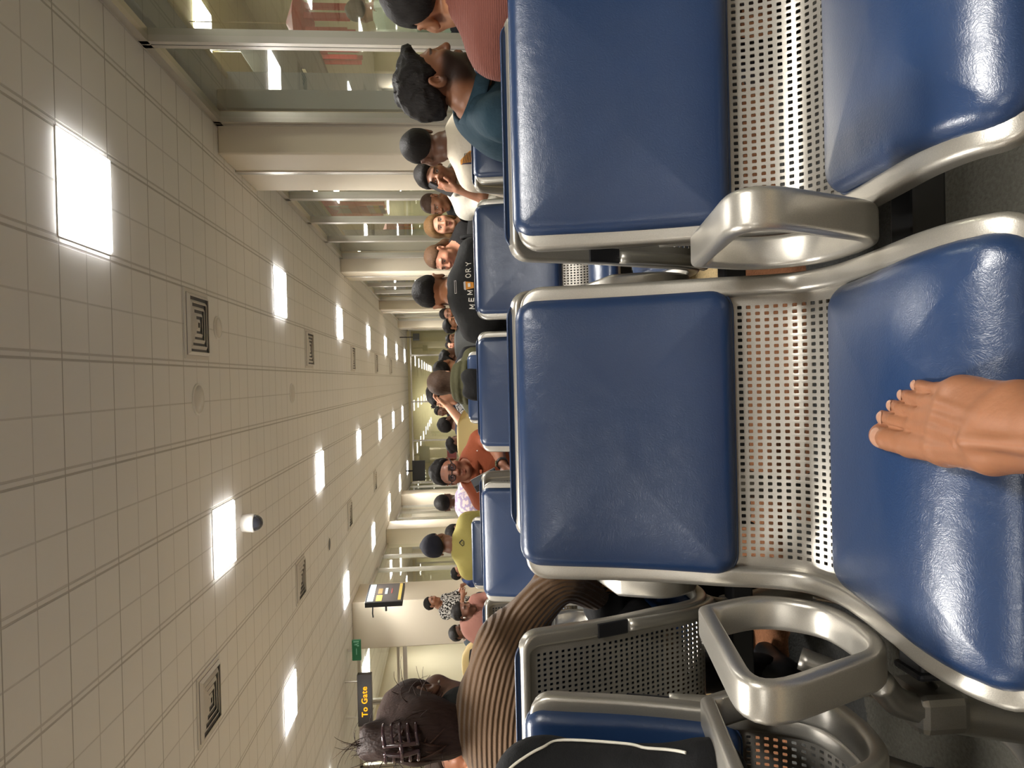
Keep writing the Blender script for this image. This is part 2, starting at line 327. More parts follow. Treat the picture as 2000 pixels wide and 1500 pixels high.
# ------------------------------------------------------------------ airport seat
MIR = 1.31                                     # back-to-back mirror line of a double row; seats face local -y
_ctl = [(1.219, .880), (1.203, .835), (1.177, .735), (1.150, .654), (1.115, .57), (1.092, .505), (1.058, .455), (.995, .434),
        (.920, .438), (.837, .450), (.760, .462), (.705, .462), (.672, .452), (.652, .435), (.645, .412)]
PROF = catmull(np.array(_ctl) - np.array([MIR, 0]), 10)
_ds = np.r_[0, np.cumsum(np.linalg.norm(np.diff(PROF, axis=0), axis=1))]
SLEN = _ds[-1]
_tan = np.gradient(PROF, axis=0); _tan /= np.linalg.norm(_tan, axis=1)[:, None]
_nor = np.stack([_tan[:, 1], -_tan[:, 0]], 1)   # towards the sitter
def prof(s, o=0.0):
    s = np.asarray(s, float)
    y = np.interp(s, _ds, PROF[:, 0]); z = np.interp(s, _ds, PROF[:, 1])
    ny = np.interp(s, _ds, _nor[:, 0]); nz = np.interp(s, _ds, _nor[:, 1])
    ext = np.minimum(s, 0)                      # straight on above the top
    y = y + ext * _tan[0, 0]; z = z + ext * _tan[0, 1]
    return y + o * ny, z + o * nz, ny, nz
def s_at(y=None, z=None):
    """arc length of the profile point nearest a world (Y, Z) of the front row"""
    return _ds[np.argmin((PROF[:, 0] - (y - MIR)) ** 2 + (PROF[:, 1] - z) ** 2)]
S_BB, S_SR, S_SF = s_at(1.105, .552), s_at(.985, .436), SLEN - .012

def pad_mesh(s0, s1, hw0, hw1, r, off, T, crown, parent_name):
    c, hs = (s0 + s1) / 2, (s1 - s0) / 2; hw = max(hw0, hw1)
    def outline(d, n=9):
        rr = max(r - d, .004); a, b = hw - d, hs - d; pts = []
        for sx, sy, a0 in ((1, 1, 0), (-1, 1, 90), (-1, -1, 180), (1, -1, 270)):
            for i in range(n):
                t = math.radians(a0 + 90 * i / (n - 1)); pts.append((sx * (a - rr) + rr * math.cos(t), sy * (b - rr) + rr * math.sin(t)))
        out = []
        for i in range(len(pts)):                # subdivide the straight runs
            p, q = np.array(pts[i]), np.array(pts[(i + 1) % len(pts)]); m = 12 if (i % n) == n - 1 else 1
            out += [p + (q - p) * k / m for k in range(m)]
        return np.array(out)
    e = .020
    rings = [(.006, off - .001), (.0, off + .004)]
    for d in (.0, .0012, .003, .0055, .009, .013, .017, .021, .027, .036, .05, .07, .095, .12, .15):
        if d > hs - .012: break
        h = off + .004 + (T * math.sqrt(max(0, 1 - (1 - min(d / e, 1)) ** 2))) + crown * (1 - math.exp(-max(d - .008, 0) / .05))
        rings.append((d, h))
    rings.append((min(hw, hs) - .006, rings[-1][1] + .0006))
    V = []; F = []; k = None
    for d, h in rings:
        p = outline(d); k = len(p)
        w = hw0 + (hw1 - hw0) * (p[:, 1] + hs) / (2 * hs)
        x = p[:, 0] * w / hw; y, z, _, _ = prof(c + p[:, 1], h); V += list(zip(x, y, z))
    for i in range(len(rings) - 1):
        for q in range(k): w = (q + 1) % k; F.append((i * k + q, i * k + w, (i + 1) * k + w, (i + 1) * k + q))
    n = len(rings) - 1
    F.append(tuple(n * k + q for q in range(k))); F.append(tuple(range(k - 1, -1, -1)))
    V = np.array(V)
    return V, F
def make_pad(name, s0, s1, hw0, hw1, r, off, T, crown, root, pipe=True):
    V, F = pad_mesh(s0, s1, hw0, hw1, r, off, T, crown, name)
    o = mesh_obj(name, V, F, M['vinyl'], root, True)
    if pipe:                                     # piped seam round the border of the pad
        c, hs = (s0 + s1) / 2, (s1 - s0) / 2; hw = max(hw0, hw1); pts = []
        for sx, sy, a0 in ((1, 1, 0), (-1, 1, 90), (-1, -1, 180), (1, -1, 270)):
            for i in range(7): t = math.radians(a0 + 15 * i); pts.append((sx * (hw - r) + r * math.cos(t), sy * (hs - r) + r * math.sin(t)))
        q = []
        for i in range(len(pts)):
            p0, p1 = np.array(pts[i]), np.array(pts[(i + 1) % len(pts)]); m = 12 if i % 7 == 6 else 1; q += [p0 + (p1 - p0) * k / m for k in range(m)]
        q = np.array(q); w = hw0 + (hw1 - hw0) * (q[:, 1] + hs) / (2 * hs); y, z, _, _ = prof(c + q[:, 1], off + .0045)
        MB().tube(np.stack([q[:, 0] * w / hw, y, z], 1), .0026, 8, closed=True).build('piping', M['vinyl'], o, True)
    return o

def perf_sheet(root):
    hw = .238; nc, pc = 39, .0105; s1, s2, pr = s_at(1.208, .85), S_SR + .012, .0134
    nr = int(round((s2 - s1) / pr)); pr = (s2 - s1) / nr
    x0 = -nc * pc / 2
    xe = [-hw] + [x0 + i * pc for i in range(nc + 1)] + [hw]
    tail = np.linspace(s2, SLEN - .01, 14)[1:]
    se = [.012] + [s1 + i * pr for i in range(nr + 1)] + list(tail)
    V = []; F = []
    R = .032
    def P(x, s, o):
        e = min(s - .010, SLEN - .012 - s); lim = hw
        if e < R: lim = hw - R + math.sqrt(max(R * R - (R - max(e, .002)) ** 2, 0))
        x = max(-lim, min(lim, x)); y, z, _, _ = prof(s, o); V.append((x, float(y), float(z))); return len(V) - 1
    oc = [(-1, -1), (1, -1)]
    for side, o in ((0, -.006), (1, -.0084)):                  # front and back skins
        idx = {(i, j): P(x, s, o) for i, x in enumerate(xe) for j, s in enumerate(se)}
        for i in range(len(xe) - 1):
            for j in range(len(se) - 1):
                a, b, c, d = idx[i, j], idx[i + 1, j], idx[i + 1, j + 1], idx[i, j + 1]; fs = []
                if 1 <= i <= nc and 1 <= j <= nr:
                    cx, cs = (xe[i] + xe[i + 1]) / 2, (se[j] + se[j + 1]) / 2; h, g, q = .0028, .0035, .0009
                    w = [P(cx + u, cs + v, o) for u, v in ((-h + q, -g), (h - q, -g), (h, -g + q), (h, g - q), (h - q, g), (-h + q, g), (-h, g - q), (-h, -g + q))]
                    fs = [(a, b, w[1], w[0]), (b, w[2], w[1]), (b, c, w[3], w[2]), (c, w[4], w[3]), (c, d, w[5], w[4]), (d, w[6], w[5]), (d, a, w[7], w[6]), (a, w[0], w[7])]
                else: fs = [(a, b, c, d)]
                F += [f[::-1] for f in fs] if side == 0 else fs
    for i in range(1, nc + 1):                                  # hole walls with their own vertices, so the faces stay flat
        for j in range(1, nr + 1):
            cx, cs = (xe[i] + xe[i + 1]) / 2, (se[j] + se[j + 1]) / 2; h, g = .0028, .0035
            for (u0, v0), (u1, v1) in (((-h, -g), (h, -g)), ((h, -g), (h, g)), ((h, g), (-h, g)), ((-h, g), (-h, -g))):
                F.append((P(cx + u0, cs + v0, -.006), P(cx + u1, cs + v1, -.006), P(cx + u1, cs + v1, -.0084), P(cx + u0, cs + v0, -.0084)))
    return mesh_obj('perforated_shell', V, F, M['sheet'], root, True)

def frame_loop(root):
    hw, w = .2485 - .016, .032
    top, bot = .012, SLEN - .016
    R = .030
    pts = []
    def seg(p, q, n): return [np.array(p) + (np.array(q) - np.array(p)) * i / n for i in range(n)]
    def arc(cx, cs, a0, a1, n=8): return [np.array((cx + R * math.cos(math.radians(a)), cs + R * math.sin(math.radians(a)))) for a in np.linspace(a0, a1, n, endpoint=False)]
    pts += seg((-hw, bot - R), (-hw, top + R), 70) + arc(-hw + R, top + R, 180, 270) + seg((-hw + R, top), (hw - R, top), 8) + arc(hw - R, top + R, 270, 360)
    pts += seg((hw, top + R), (hw, bot - R), 70) + arc(hw - R, bot - R, 0, 90) + seg((hw - R, bot), (-hw + R, bot), 8) + arc(-hw + R, bot - R, 90, 180)
    pts = np.array(pts); n = len(pts)
    t = np.roll(pts, -1, 0) - np.roll(pts, 1, 0); t /= np.linalg.norm(t, axis=1)[:, None]
    out2 = np.stack([t[:, 1], -t[:, 0]], 1)      # outward in (x, s)
    cen = np.array([0, (top + bot) / 2])
    sg = np.sign(np.sum(out2 * (pts - cen), 1)); out2 *= sg[:, None]
    y, z, ny, nz = prof(pts[:, 1]); ty, tz = -nz, ny      # tangent along s
    tg = np.stack([np.interp(pts[:, 1], _ds, _tan[:, 0]), np.interp(pts[:, 1], _ds, _tan[:, 1])], 1)
    Pp = np.stack([pts[:, 0], y, z], 1)
    A = np.stack([out2[:, 0], out2[:, 1] * tg[:, 0], out2[:, 1] * tg[:, 1]], 1)
    B = np.stack([0 * y, ny, nz], 1)
    # the top rail is slimmer than the side bands
    ox = np.clip(np.abs(out2[:, 0]), 0, 1); wid = .018 + (w - .018) * ox * ox * (3 - 2 * ox)
    base = rrect(1, .030, .0085, 5)
    sec = np.tile(base[None], (n, 1, 1)); 
    for i in range(n): sec[i] = rrect(wid[i], .030, .0085, 5) + np.array([(w - wid[i]) / 2 * 0, 0])
    mb = MB().sweep(Pp, A, B, sec, closed=True)
    return mb.build('side_frame', M['silver'], root, smooth=True)

def armrest(root, x):
    P = [(1.035, .628), (.752, .678), (.85, .462), (.93, .447), (1.005, .452), (1.05, .49), (1.066, .545)]
    P = [(y - MIR, z) for y, z in P]
    top = fillet(P[:3], [0, .07, 0], 8, closed=False)
    low = catmull(P[2:] + [P[0]], 6)
    loop = np.vstack([fillet([P[0], P[1], P[2], P[3]], [0, .075, .045, 0], 8, closed=False)[:-1], catmull(P[3:] + [P[0]], 6)[:-1]])
    n = len(loop); t = np.roll(loop, -1, 0) - np.roll(loop, 1, 0); t /= np.linalg.norm(t, axis=1)[:, None]
    B = np.stack([np.zeros(n), t[:, 1], -t[:, 0]], 1)
    Pp = np.stack([np.full(n, x), loop[:, 0], loop[:, 1]], 1)
    mb = MB().sweep(Pp, np.array([1.0, 0, 0]), B, rrect(.050, .022, .0085, 5), closed=True)
    return mb.build('armrest', M['silver'], root, smooth=True)

def brackets(root):
    for sx in (-1, 1):
        mb = MB(); x = sx * .19
        yb = .97 - MIR
        P = catmull([(x, yb, .34), (x * 1.02, yb - .02, .385), (x * 1.08, yb - .06, .415), (x * 1.1, yb - .12, .428)], 5)
        mb.tube(P, np.linspace(.024, .015, len(P)), 10)
        P = catmull([(x, yb, .34), (x * 1.02, yb + .05, .38), (x * 1.08, yb + .09, .425)], 5)
        mb.tube(P, np.linspace(.024, .015, len(P)), 10)
        mb.build('support_bracket', M['dark_metal'], root, smooth=True)
        mb = MB(); y0, z0, ny, nz = prof(s_at(1.163, .69), -.020)
        s = np.linspace(s_at(1.17, .715), s_at(1.15, .655), 5); y, z, ny, nz = prof(s, -.017)
        mb.sweep(np.stack([np.full(5, sx * .232), y, z], 1), np.array([1.0, 0, 0]), np.stack([0 * y, ny, nz], 1), rrect(.030, .008, .003, 3))
        mb.build('cover_plug', M['black'], root)
        s = np.linspace(s_at(1.148, .65), s_at(1.05, .45), 14); y, z, ny, nz = prof(s, -.024 - .012 * np.sin(np.linspace(0, math.pi, 14)))
        MB().tube(np.stack([np.full(14, sx * .236), y, z], 1), .013, 10).build('rear_rib', M['silver'], root, smooth=True)

def make_seat(right_arm=False):
    root = empty('airport_seat')
    perf_sheet(root); frame_loop(root)
    make_pad('back_pad', -.004, S_BB, .226, .229, .034, .002, .020, .010, root)
    make_pad('seat_pad', S_SR, S_SF, .214, .231, .040, .002, .022, .012, root)
    armrest(root, -.279); brackets(root)
    return root
SEAT_A = make_seat()
SEAT_B = copy_tree(SEAT_A); armrest(SEAT_B, .279)          # the last seat of a unit carries an armrest on both sides
GRP_SEAT = 'blue padded seats in back to back rows'
_used = set()
def put_seat(x, y0, face, label, both=False):
    src = SEAT_B if both else SEAT_A
    if src.name in _used: o = copy_tree(src)
    else: o = src; _used.add(src.name)
    o.location = (x, y0, 0); o.rotation_euler = (0, 0, 0 if face < 0 else math.pi)
    tag(o, label, 'seat', GRP_SEAT); return o

def beam_unit(x0, x1, y0, face, label, leg_out=-.10):
    """black beam with cast legs carrying one run of seats"""
    root = empty('bench_frame', ((x0 + x1) / 2, y0, 0), 0 if face < 0 else math.pi)
    h = (x1 - x0) / 2; yb = .97 - MIR
    MB().box((-h, yb - .026, .300), (h, yb + .026, .352)).build('beam', M['beamblack'], root, bevel=.005)
    for sx in (-1, 1):
        MB().box((sx * h - .006, yb - .032, .294), (sx * h + .006, yb + .032, .358)).build('end_cap', M['rubber'], root, bevel=.006)
        x = sx * (h + leg_out)
        leg = MB(); P = catmull([(x, yb, .33), (x + sx * .02, yb - .01, .24), (x + sx * .04, yb - .02, .12), (x + sx * .045, yb - .02, .02)], 6)
        leg.tube(P, np.linspace(.034, .024, len(P)), 12)
        for fy in (-.26, .26):
            Q = catmull([(x + sx * .035, yb - .015, .13), (x + sx * .045, yb + fy * .5, .05), (x + sx * .05, yb + fy, .022)], 6)
            leg.tube(Q, np.linspace(.026, .018, len(Q)), 10)
        leg.build('leg', M['dark_metal'], root, smooth=True)
        cb = MB().box((x - .028, yb - .045, .288), (x + .028, yb + .045, .364)).build('leg_clamp', M['dark_metal'], root, bevel=.012)
        br = MB(); br.tube(catmull([(x, yb - .02, .34), (x - sx * .02, yb - .03, .39), (x - sx * .06, yb - .05, .43)], 5), .02, 10); br.tube(catmull([(x, yb + .02, .34), (x - sx * .01, yb + .06, .39), (x - sx * .03, yb + .11, .46)], 5), .018, 10)
        for zz in (-.028, .028): br.lathe([(.004, 0), (.008, .002), (.006, .007)], 8, (x + .01, yb + zz, .364))
        br.build('strut', M['dark_metal'], root, True)
        for fy in (-.26, .26):
            MB().lathe([(.022, 0), (.024, .006), (.018, .02), (.008, .024)], 16, (x + sx * .05, yb + fy, 0)).build('foot_pad', M['rubber'], root, smooth=True)
    return tag(root, label, 'bench frame', 'beams under the blue seats')

seat_rows = [
 # y0, face, [(x, both, label)]
 (1.31, -1, [(-1.35, 0, 'blue padded seat on the far left of the nearest row, mostly out of frame'),
             (-.79, 1, 'blue padded seat in the nearest row under the person in black'),
             (-.095, 0, 'large blue padded seat in front with a bare foot resting on it'),
             (.463, 0, 'large blue padded seat beside the one with the foot, right of the armrest')]),
 (1.31, 1, [(-1.33, 1, 'blue seat facing away at far left, behind the person in black'),
            (-.755, 0, 'blue seat seen from its perforated back, under the woman in ribbed brown sweater'),
            (-.075, 1, 'blue seat facing away, only its pad top shows behind the foot seat'),
            (.48, 0, 'blue seat facing away, only its pad top shows behind the front right seat'),
            (1.04, 0, 'blue seat facing away that holds the man in maroon')]),
 (3.04, -1, [(-1.80, 0, 'blue seat of the middle row at far left, hidden by the ribbed sweater'),
             (-1.24, 0, 'blue seat of the middle row just behind the ribbed sweater'),
             (-.675, 1, 'blue padded seat of the middle row in front of the yellow shirt'),
             (-.055, 0, 'blue padded seat of the middle row in front of the olive hood'),
             (.49, 0, 'blue padded seat of the middle row below the MEMORY shirt'),
             (1.05, 1, 'blue padded seat of the middle row holding the man in teal')]),
 (3.04, 1, [(-1.22, 1, 'blue seat facing away in the middle double row, left of the yellow shirt'),
            (-.66, 0, 'blue seat facing away behind the middle row, at the foot of the yellow shirt'),
            (-.04, 1, 'blue seat facing away in the middle double row below the black backpack'),
            (.51, 0, 'blue seat facing away that holds the man in the MEMORY shirt'),
            (1.07, 0, 'blue seat facing away that holds the man in the white tiger shirt')]),
 (5.0, -1, [(-1.20, 0, 'blue seat of the third row at the left of the yellow shirt'),
            (-.62, 1, 'blue seat of the third row that holds the man in orange polo'),
            (-.06, 0, 'blue seat of the third row below the black backpack straps'),
            (.50, 0, 'blue seat of the third row showing left of the MEMORY shirt'),
            (1.12, 1, 'blue seat of the third row with a black bag on it')]),
]
for y0, face, lst in seat_rows:
    for x, both, lab in lst: put_seat(x, y0, face, lab, bool(both))
beam_unit(-.435, .81, 1.31, -1, 'black beam and cast legs carrying the two big front seats', .05)
beam_unit(-1.66, -.60, 1.31, -1, 'black beam and legs under the seat of the person in black')
beam_unit(-.36, 1.34, 1.31, 1, 'black beam behind the front seats under the pads facing away')
beam_unit(-1.64, -.47, 1.31, 1, 'black beam and legs under the woman in ribbed sweater')
beam_unit(-.34, 1.33, 3.04, -1, 'black beam and legs under the middle row right of the gap')
beam_unit(-2.1, -.39, 3.04, -1, 'black beam and legs under the middle row left of the gap')
beam_unit(-.33, 1.35, 3.04, 1, 'black beam and legs under the man in the MEMORY shirt')
beam_unit(-1.5, -.38, 3.04, 1, 'black beam and legs facing away left of the middle gap')
beam_unit(-.34, 1.4, 5.0, -1, 'black beam and legs under the third row right of the orange polo')
beam_unit(-1.5, -.34, 5.0, -1, 'black beam and legs under the man in orange polo')
# ------------------------------------------------------------------ room
ZC = 3.0; XR = 2.32; YE = 33.2
def plane(name, pts, m, kindS=True):
    o = mesh_obj(name, pts, [tuple(range(len(pts)))], m, None, False)
    return struct(o) if kindS else o
struct(MB().box((-9.0, -7, -.1), (XR + 4.2, YE + 3, 0)).build('floor', M['carpet']))
struct(MB().box((-9.0, -7, ZC), (XR + .08, YE + .1, ZC + .12)).build('ceiling', M['ceiling']))
struct(MB().box((-9.0, -7.1, 0), (XR + 4.2, -7, ZC)).build('wall_back', M['wall']))
struct(MB().box((-9.1, -7, 0), (-9.0, 14.6, ZC)).build('wall_left', M['wall']))

def window(n, p, q, h0, h1, splits, gm, frame_w=.05, depth=.09, normal=(1, 0)):
    """glazed run from p to q (x, y): one pane object with its frame as a part"""
    p, q = np.array(p, float), np.array(q, float); d = (q - p); Ln = np.linalg.norm(d); d /= Ln; nrm = np.array([-d[1], d[0]])
    c3 = lambda s, o, z: (*(p + d * s + nrm * o), z)
    V = []; F = []
    mb = MB()
    def slab(s0, s1, z0, z1, dep, mi=0):
        v = [c3(s0, -dep, z0), c3(s1, -dep, z0), c3(s1, dep, z0), c3(s0, dep, z0), c3(s0, -dep, z1), c3(s1, -dep, z1), c3(s1, dep, z1), c3(s0, dep, z1)]
        mb.add(v, [(0, 3, 2, 1), (4, 5, 6, 7), (0, 1, 5, 4), (1, 2, 6, 5), (2, 3, 7, 6), (3, 0, 4, 7)], mi)
    pane = MB(); pane.add([c3(0, 0, h0), c3(Ln, 0, h0), c3(Ln, 0, h1), c3(0, 0, h1)], [(0, 1, 2, 3)])
    o = struct(pane.build('window_%d' % n, gm))
    for s in splits:
        slab(s - frame_w, s - .006, h0, h1, depth / 2); slab(s + .006, s + frame_w, h0, h1, depth / 2); slab(s - .006, s + .006, h0, h1, depth / 2 - .012, 1)
    slab(0, Ln, h1 - .06, h1, depth / 2); slab(0, Ln, h0, h0 + .08, depth / 2)
    mb.build('frame', [M['alu'], M['alu_dark']], o)
    return o
# right glazing with its piers
ys = [4.93 - 1.38 * i for i in range(0, 9)]
window(1, (XR, -7), (XR, 6.46), 0, ZC, [y + 7 for y in ys] + [6.40 + 7], M['glass'])
window(2, (XR, 7.69), (XR, 13.39), 0, ZC, [.05] + [y - 7.69 for y in (9.03, 10.36, 11.74)] + [5.62], M['glass'])
window(3, (XR, 14.55), (XR, 20.45), 0, ZC, [.05, 1.4, 2.8, 4.2, 5.82], M['glass'])
window(4, (XR, 21.6), (XR, 27.5), 0, ZC, [.05, 1.4, 2.8, 4.2, 5.82], M['glass'])
window(5, (XR, 28.6), (XR, YE), 0, ZC, [.05, 1.4, 2.8, 4.2], M['glass'])
def pier(x0, x1, y0, y1, name='wall_pier'):
    o = struct(MB().box((x0, y0, 0), (x1, y1, ZC)).build(name, M['wall'], bevel=.02, seg=3)); return o
for k, (a, b) in enumerate(((6.46, 7.69), (13.39, 14.55), (20.45, 21.6), (27.5, 28.6))):
    p = pier(2.03, XR + .1, a, b)
    MB().box((2.018, a + .5, 0), (2.03, a + .56, ZC)).build('corner_trim', M['alu'], p)
    MB().box((2.022, a + .585, 0), (2.03, a + .60, ZC)).build('corner_bead', M['alu'], p)
# left side: lobby recess, big pier and long glazing
XL = -4.75
pier(-5.12, -4.22, 13.75, 15.0); pier(XL - .1, -4.3, 20.8, 22.0); pier(XL - .1, -4.3, 27.0, 28.0)
window(6, (XL, 20.8), (XL, 15.0), 0, ZC, [1.4, 2.8, 4.2], M['glass'])
window(7, (XL, 27.0), (XL, 22.0), 0, ZC, [.05, 1.25, 2.5, 3.75], M['glass'])
window(8, (XL, YE), (XL, 28.0), 0, ZC, [.05, 1.3, 2.6, 3.9], M['glass'])
w9 = window(9, (-9.0, 14.35), (-5.12, 14.35), 0, ZC, [1.3, 2.6], M['glass'])
MB().box((-9.0, 14.30, 2.02), (-5.12, 14.40, 2.10)).box((-9.0, 14.30, 2.17), (-5.12, 14.40, 2.22)).build('transom', M['alu'], w9)
# white cased window at the far left edge
st = struct(MB().box((-8.98, 9.2, 0), (-8.9, 11.2, ZC)).build('window_10', M['bluegrey']))
cas = MB(); cas.box((-8.92, 9.1, 0), (-8.8, 9.3, ZC)); cas.box((-8.92, 11.1, 0), (-8.8, 11.35, ZC)); cas.box((-8.92, 9.3, 1.55), (-8.8, 11.1, 1.7)); cas.box((-8.92, 9.3, 2.75), (-8.8, 11.1, ZC))
cas.build('casing', M['white_frame'], st)
# far end glazing
window(11, (XL, YE), (XR, YE), 0, 2.88, [1.95, 3.75, 5.9], M['glass_end'], .035)
struct(MB().box((XL, YE - .06, 2.88), (XR, YE + .06, ZC)).build('wall_end_header', M['end_wall']))
MB().box((XL, YE - .02, .9), (XR, YE + .02, 1.0))
# surroundings behind the glass
struct(MB().box((XR + 3.6, -7, 0), (XR + 3.7, YE, 4.2)).build('wall_corridor_right', M['olive_wall']))
struct(MB().box((XR + .1, -7, 4.1), (XR + 3.7, YE, 4.2)).build('ceiling_corridor_right', M['olive_wall']))
struct(MB().box((XR + .1, -7, 2.92), (XR + .38, YE, 2.99)).build('ceiling_soffit', M['bluegrey']))
struct(MB().box((XR + .38, -7, 2.90), (XR + .42, YE, 3.12)).build('trim_1', M['olive_wall']))
struct(MB().box((XR + .12, 6.47, 0), (XR + .44, 6.55, 4.1)).build('wall_corridor_panel', M['bluegrey']))
struct(MB().box((XR + .12, 13.4, 0), (XR + .5, 13.5, 4.1)).build('wall_corridor_panel', M['bluegrey']))
bm = MB(); bm.add([(XR + 1.0, 5.2, 2.6), (XR + 3.6, 7.2, 3.3), (XR + 3.6, 7.4, 3.3), (XR + 1.0, 5.4, 2.6), (XR + 1.0, 5.2, 2.8), (XR + 3.6, 7.2, 3.5), (XR + 3.6, 7.4, 3.5), (XR + 1.0, 5.4, 2.8)],
          [(0, 3, 2, 1), (4, 5, 6, 7), (0, 1, 5, 4), (1, 2, 6, 5), (2, 3, 7, 6), (3, 0, 4, 7)])
struct(bm.build('trim_2', M['bluegrey']))
struct(MB().box((XL - 3.2, 14.6, 0), (XL - 3.1, YE, 3.1)).build('wall_corridor_left', M['wall']))
struct(MB().box((-9.0, 17.5, 0), (XL - 3.0, 17.6, 3.1)).build('wall_lobby', M['wall']))
struct(MB().box((-9.0, 14.45, 3.02), (XL - .1, YE, 3.1)).build('ceiling_corridor_left', M['wall']))
struct(MB().box((XL - .5, YE + 2.6, 0), (XR + .5, YE + 2.7, 3.1)).build('wall_end', M['end_wall']))
struct(MB().box((XL - .5, YE + .1, 3.0), (XR + .5, YE + 2.7, 3.1)).build('ceiling_end', M['end_wall']))
def long_wall(): pass

# ceiling lights
LAMP = 16.0
LROW = [('A', 1.07, 3.851, 'right'), ('B', -1.32, 6.06, 'middle'), ('C', -3.77, 8.31, 'left')]
def ceiling_light(x, y, label, z=ZC, w=.545, d=.545, m='light', grp='square ceiling panel lights', parent=None):
    r = empty('ceiling_light', (x, y, z))
    fr = MB(); e = .012
    fr.box((-w / 2 - e, -d / 2 - e, -.006), (w / 2 + e, -d / 2, 0)).box((-w / 2 - e, d / 2, -.006), (w / 2 + e, d / 2 + e, 0)).box((-w / 2 - e, -d / 2, -.006), (-w / 2, d / 2, 0)).box((w / 2, -d / 2, -.006), (w / 2 + e, d / 2, 0))
    fr.build('rim', M['white_frame'], r)
    MB().box((-w / 2, -d / 2, -.022), (w / 2, d / 2, 0)).build('diffuser', M[m], r, bevel=.006)
    ld = bpy.data.lights.new('ceiling_lamp', 'AREA'); ld.shape = 'RECTANGLE'; ld.size = w * .96; ld.size_y = d * .96; ld.energy = LAMP if m == 'light' else LAMP * .8; ld.color = (1.0, .97, .915); ld.spread = math.radians(125)
    lo = bpy.data.objects.new('lamp', ld); COL.objects.link(lo); lo.parent = r; lo.location = (0, 0, -.024)
    return tag(r, label, 'ceiling light', grp)
ordn = ['nearest', 'second nearest', 'third nearest', 'fourth nearest', 'fifth nearest', 'sixth nearest', 'seventh nearest']
for nm, x, y0, side in LROW:
    k = -3
    for k in range(-2, 7):
        y = y0 + 4.475 * k + (.275 if k >= -9 else 0)
        if y > YE - .5 or y < -6.5: continue
        lab = ('square lit ceiling panel, %s of the %s row' % (ordn[k], side)) if k >= 0 else 'square lit ceiling panel above and behind the viewpoint, %s row, %s' % (side, ('first back', 'second back')[-k - 1])
        ceiling_light(x, y, lab)
for i, y in enumerate((-2.5, 1.9, 6.3, 10.8, 15.2)):
    ceiling_light(-6.2, y, 'square lit ceiling panel over the far left aisle, %s from the front' % ordn[i].split()[0].replace('nearest', 'first'))
for i, (x, y) in enumerate(((XR + 2.0, 3.0), (XR + 2.0, 9.5), (XR + 2.0, 17.0), (XR + 2.0, 25.0))):
    ceiling_light(x, y, 'lit panel in the corridor behind the right glazing, %s one' % ordn[i], 4.09, 1.2, .6, 'light_far', 'corridor panel lights')
for i, (x, y) in enumerate(((-6.6, 15.9), (-6.4, 20.0), (-6.4, 26.0))):
    ceiling_light(x, y, 'lit panel behind the left glazing, %s one' % ordn[i], 3.01, 1.2, .5, 'light_far', 'corridor panel lights')
ceiling_light(-1.2, YE + 1.3, 'lit panel behind the glass end wall', 2.995, 1.2, .5, 'light_far', 'corridor panel lights')

# air diffusers
def vent(x, y, label, w=.54, d=.52):
    r = empty('air_vent', (x, y, ZC))
    MB().box((-w / 2, -d / 2, -.012), (w / 2, d / 2, -.001)).build('plate', M['vent'], r, bevel=.003)
    MB().box((-w / 2 + .03, -d / 2 + .03, -.016), (w / 2 - .03, d / 2 - .03, -.012)).build('throat', M['vent_dark'], r)
    for i in range(5):
        a = .5 - i * .1; hw, hd = (w / 2 - .03) * a * 2, (d / 2 - .03) * a * 2; t = .024
        z0, z1 = -.013, -.036 + i * .002; mb = MB()
        V = []
        for (hx, hy, z) in ((hw, hd, z0 - .002), (hw - t, hd - t, z1), (hw - t - .004, hd - t - .004, z1 + .003), (hw - .004, hd - .004, z0 + .003)):
            V += [(-hx, -hy, z), (hx, -hy, z), (hx, hy, z), (-hx, hy, z)]
        F = []
        for q in range(4):
            for s in range(4): F.append((q * 4 + s, q * 4 + (s + 1) % 4, ((q + 1) % 4) * 4 + (s + 1) % 4, ((q + 1) % 4) * 4 + s))
        mb.add(V, F); mb.build('louvre', M['vent'], r)
    return tag(r, label, 'air vent', 'square ceiling air vents')
for i, y in enumerate((5.8, 10.25, 14.7, 19.2, 23.7)): vent(.475, y, 'square louvred ceiling vent, %s of the right row' % ordn[i])
for i, y in enumerate((5.85, 9.3, 13.7, 18.2)): vent(-2.52, y, 'square louvred ceiling vent, %s of the left row' % ordn[i])
def speaker(x, y, label, r=.125, col='vent'):
    root = empty('ceiling_speaker', (x, y, ZC))
    MB().lathe([(r, 0), (r, -.008), (r - .012, -.014), (r - .016, -.01)], 32).build('bezel', M['white_frame'], root, smooth=True)
    MB().lathe([(r - .014, -.002), (r - .014, -.011), (.01, -.014)], 32).build('grille', M[col], root, smooth=True)
    return tag(root, label, 'ceiling speaker', 'round ceiling speakers')
p = at_z(386, 780, ZC); speaker(p[0], p[1], 'round ceiling speaker nearest the viewer, between vent and dome camera')
p = at_z(424, 640, ZC); speaker(p[0], p[1], 'round ceiling speaker just behind the right vent', .10)
p = at_z(570, 768, ZC); speaker(p[0], p[1], 'round ceiling speaker in the middle of the ceiling further back')
p = at_z(642, 1063, ZC); speaker(p[0], p[1], 'dark round ceiling speaker left of the dome camera', .11, 'vent_dark')
# dome camera
p = at_z(474, 1022, ZC); r = empty('dome_camera', (p[0], p[1], ZC))
MB().lathe([(.082, 0), (.082, -.02), (.088, -.05), (.089, -.10), (.083, -.112)], 32).build('housing', M['white_frame'], r, smooth=True)
dm = [(.078, -.108)] + [(.076 * math.cos(a), -.112 - .076 * math.sin(a)) for a in np.linspace(.05, 1.5, 10)]
MB().lathe(dm, 32).build('dome', simple('smoked dome', lin(40, 42, 50), .08, coat=.6), r, smooth=True)
tag(r, 'white dome security camera under the ceiling, smoked lens cover', 'security camera')

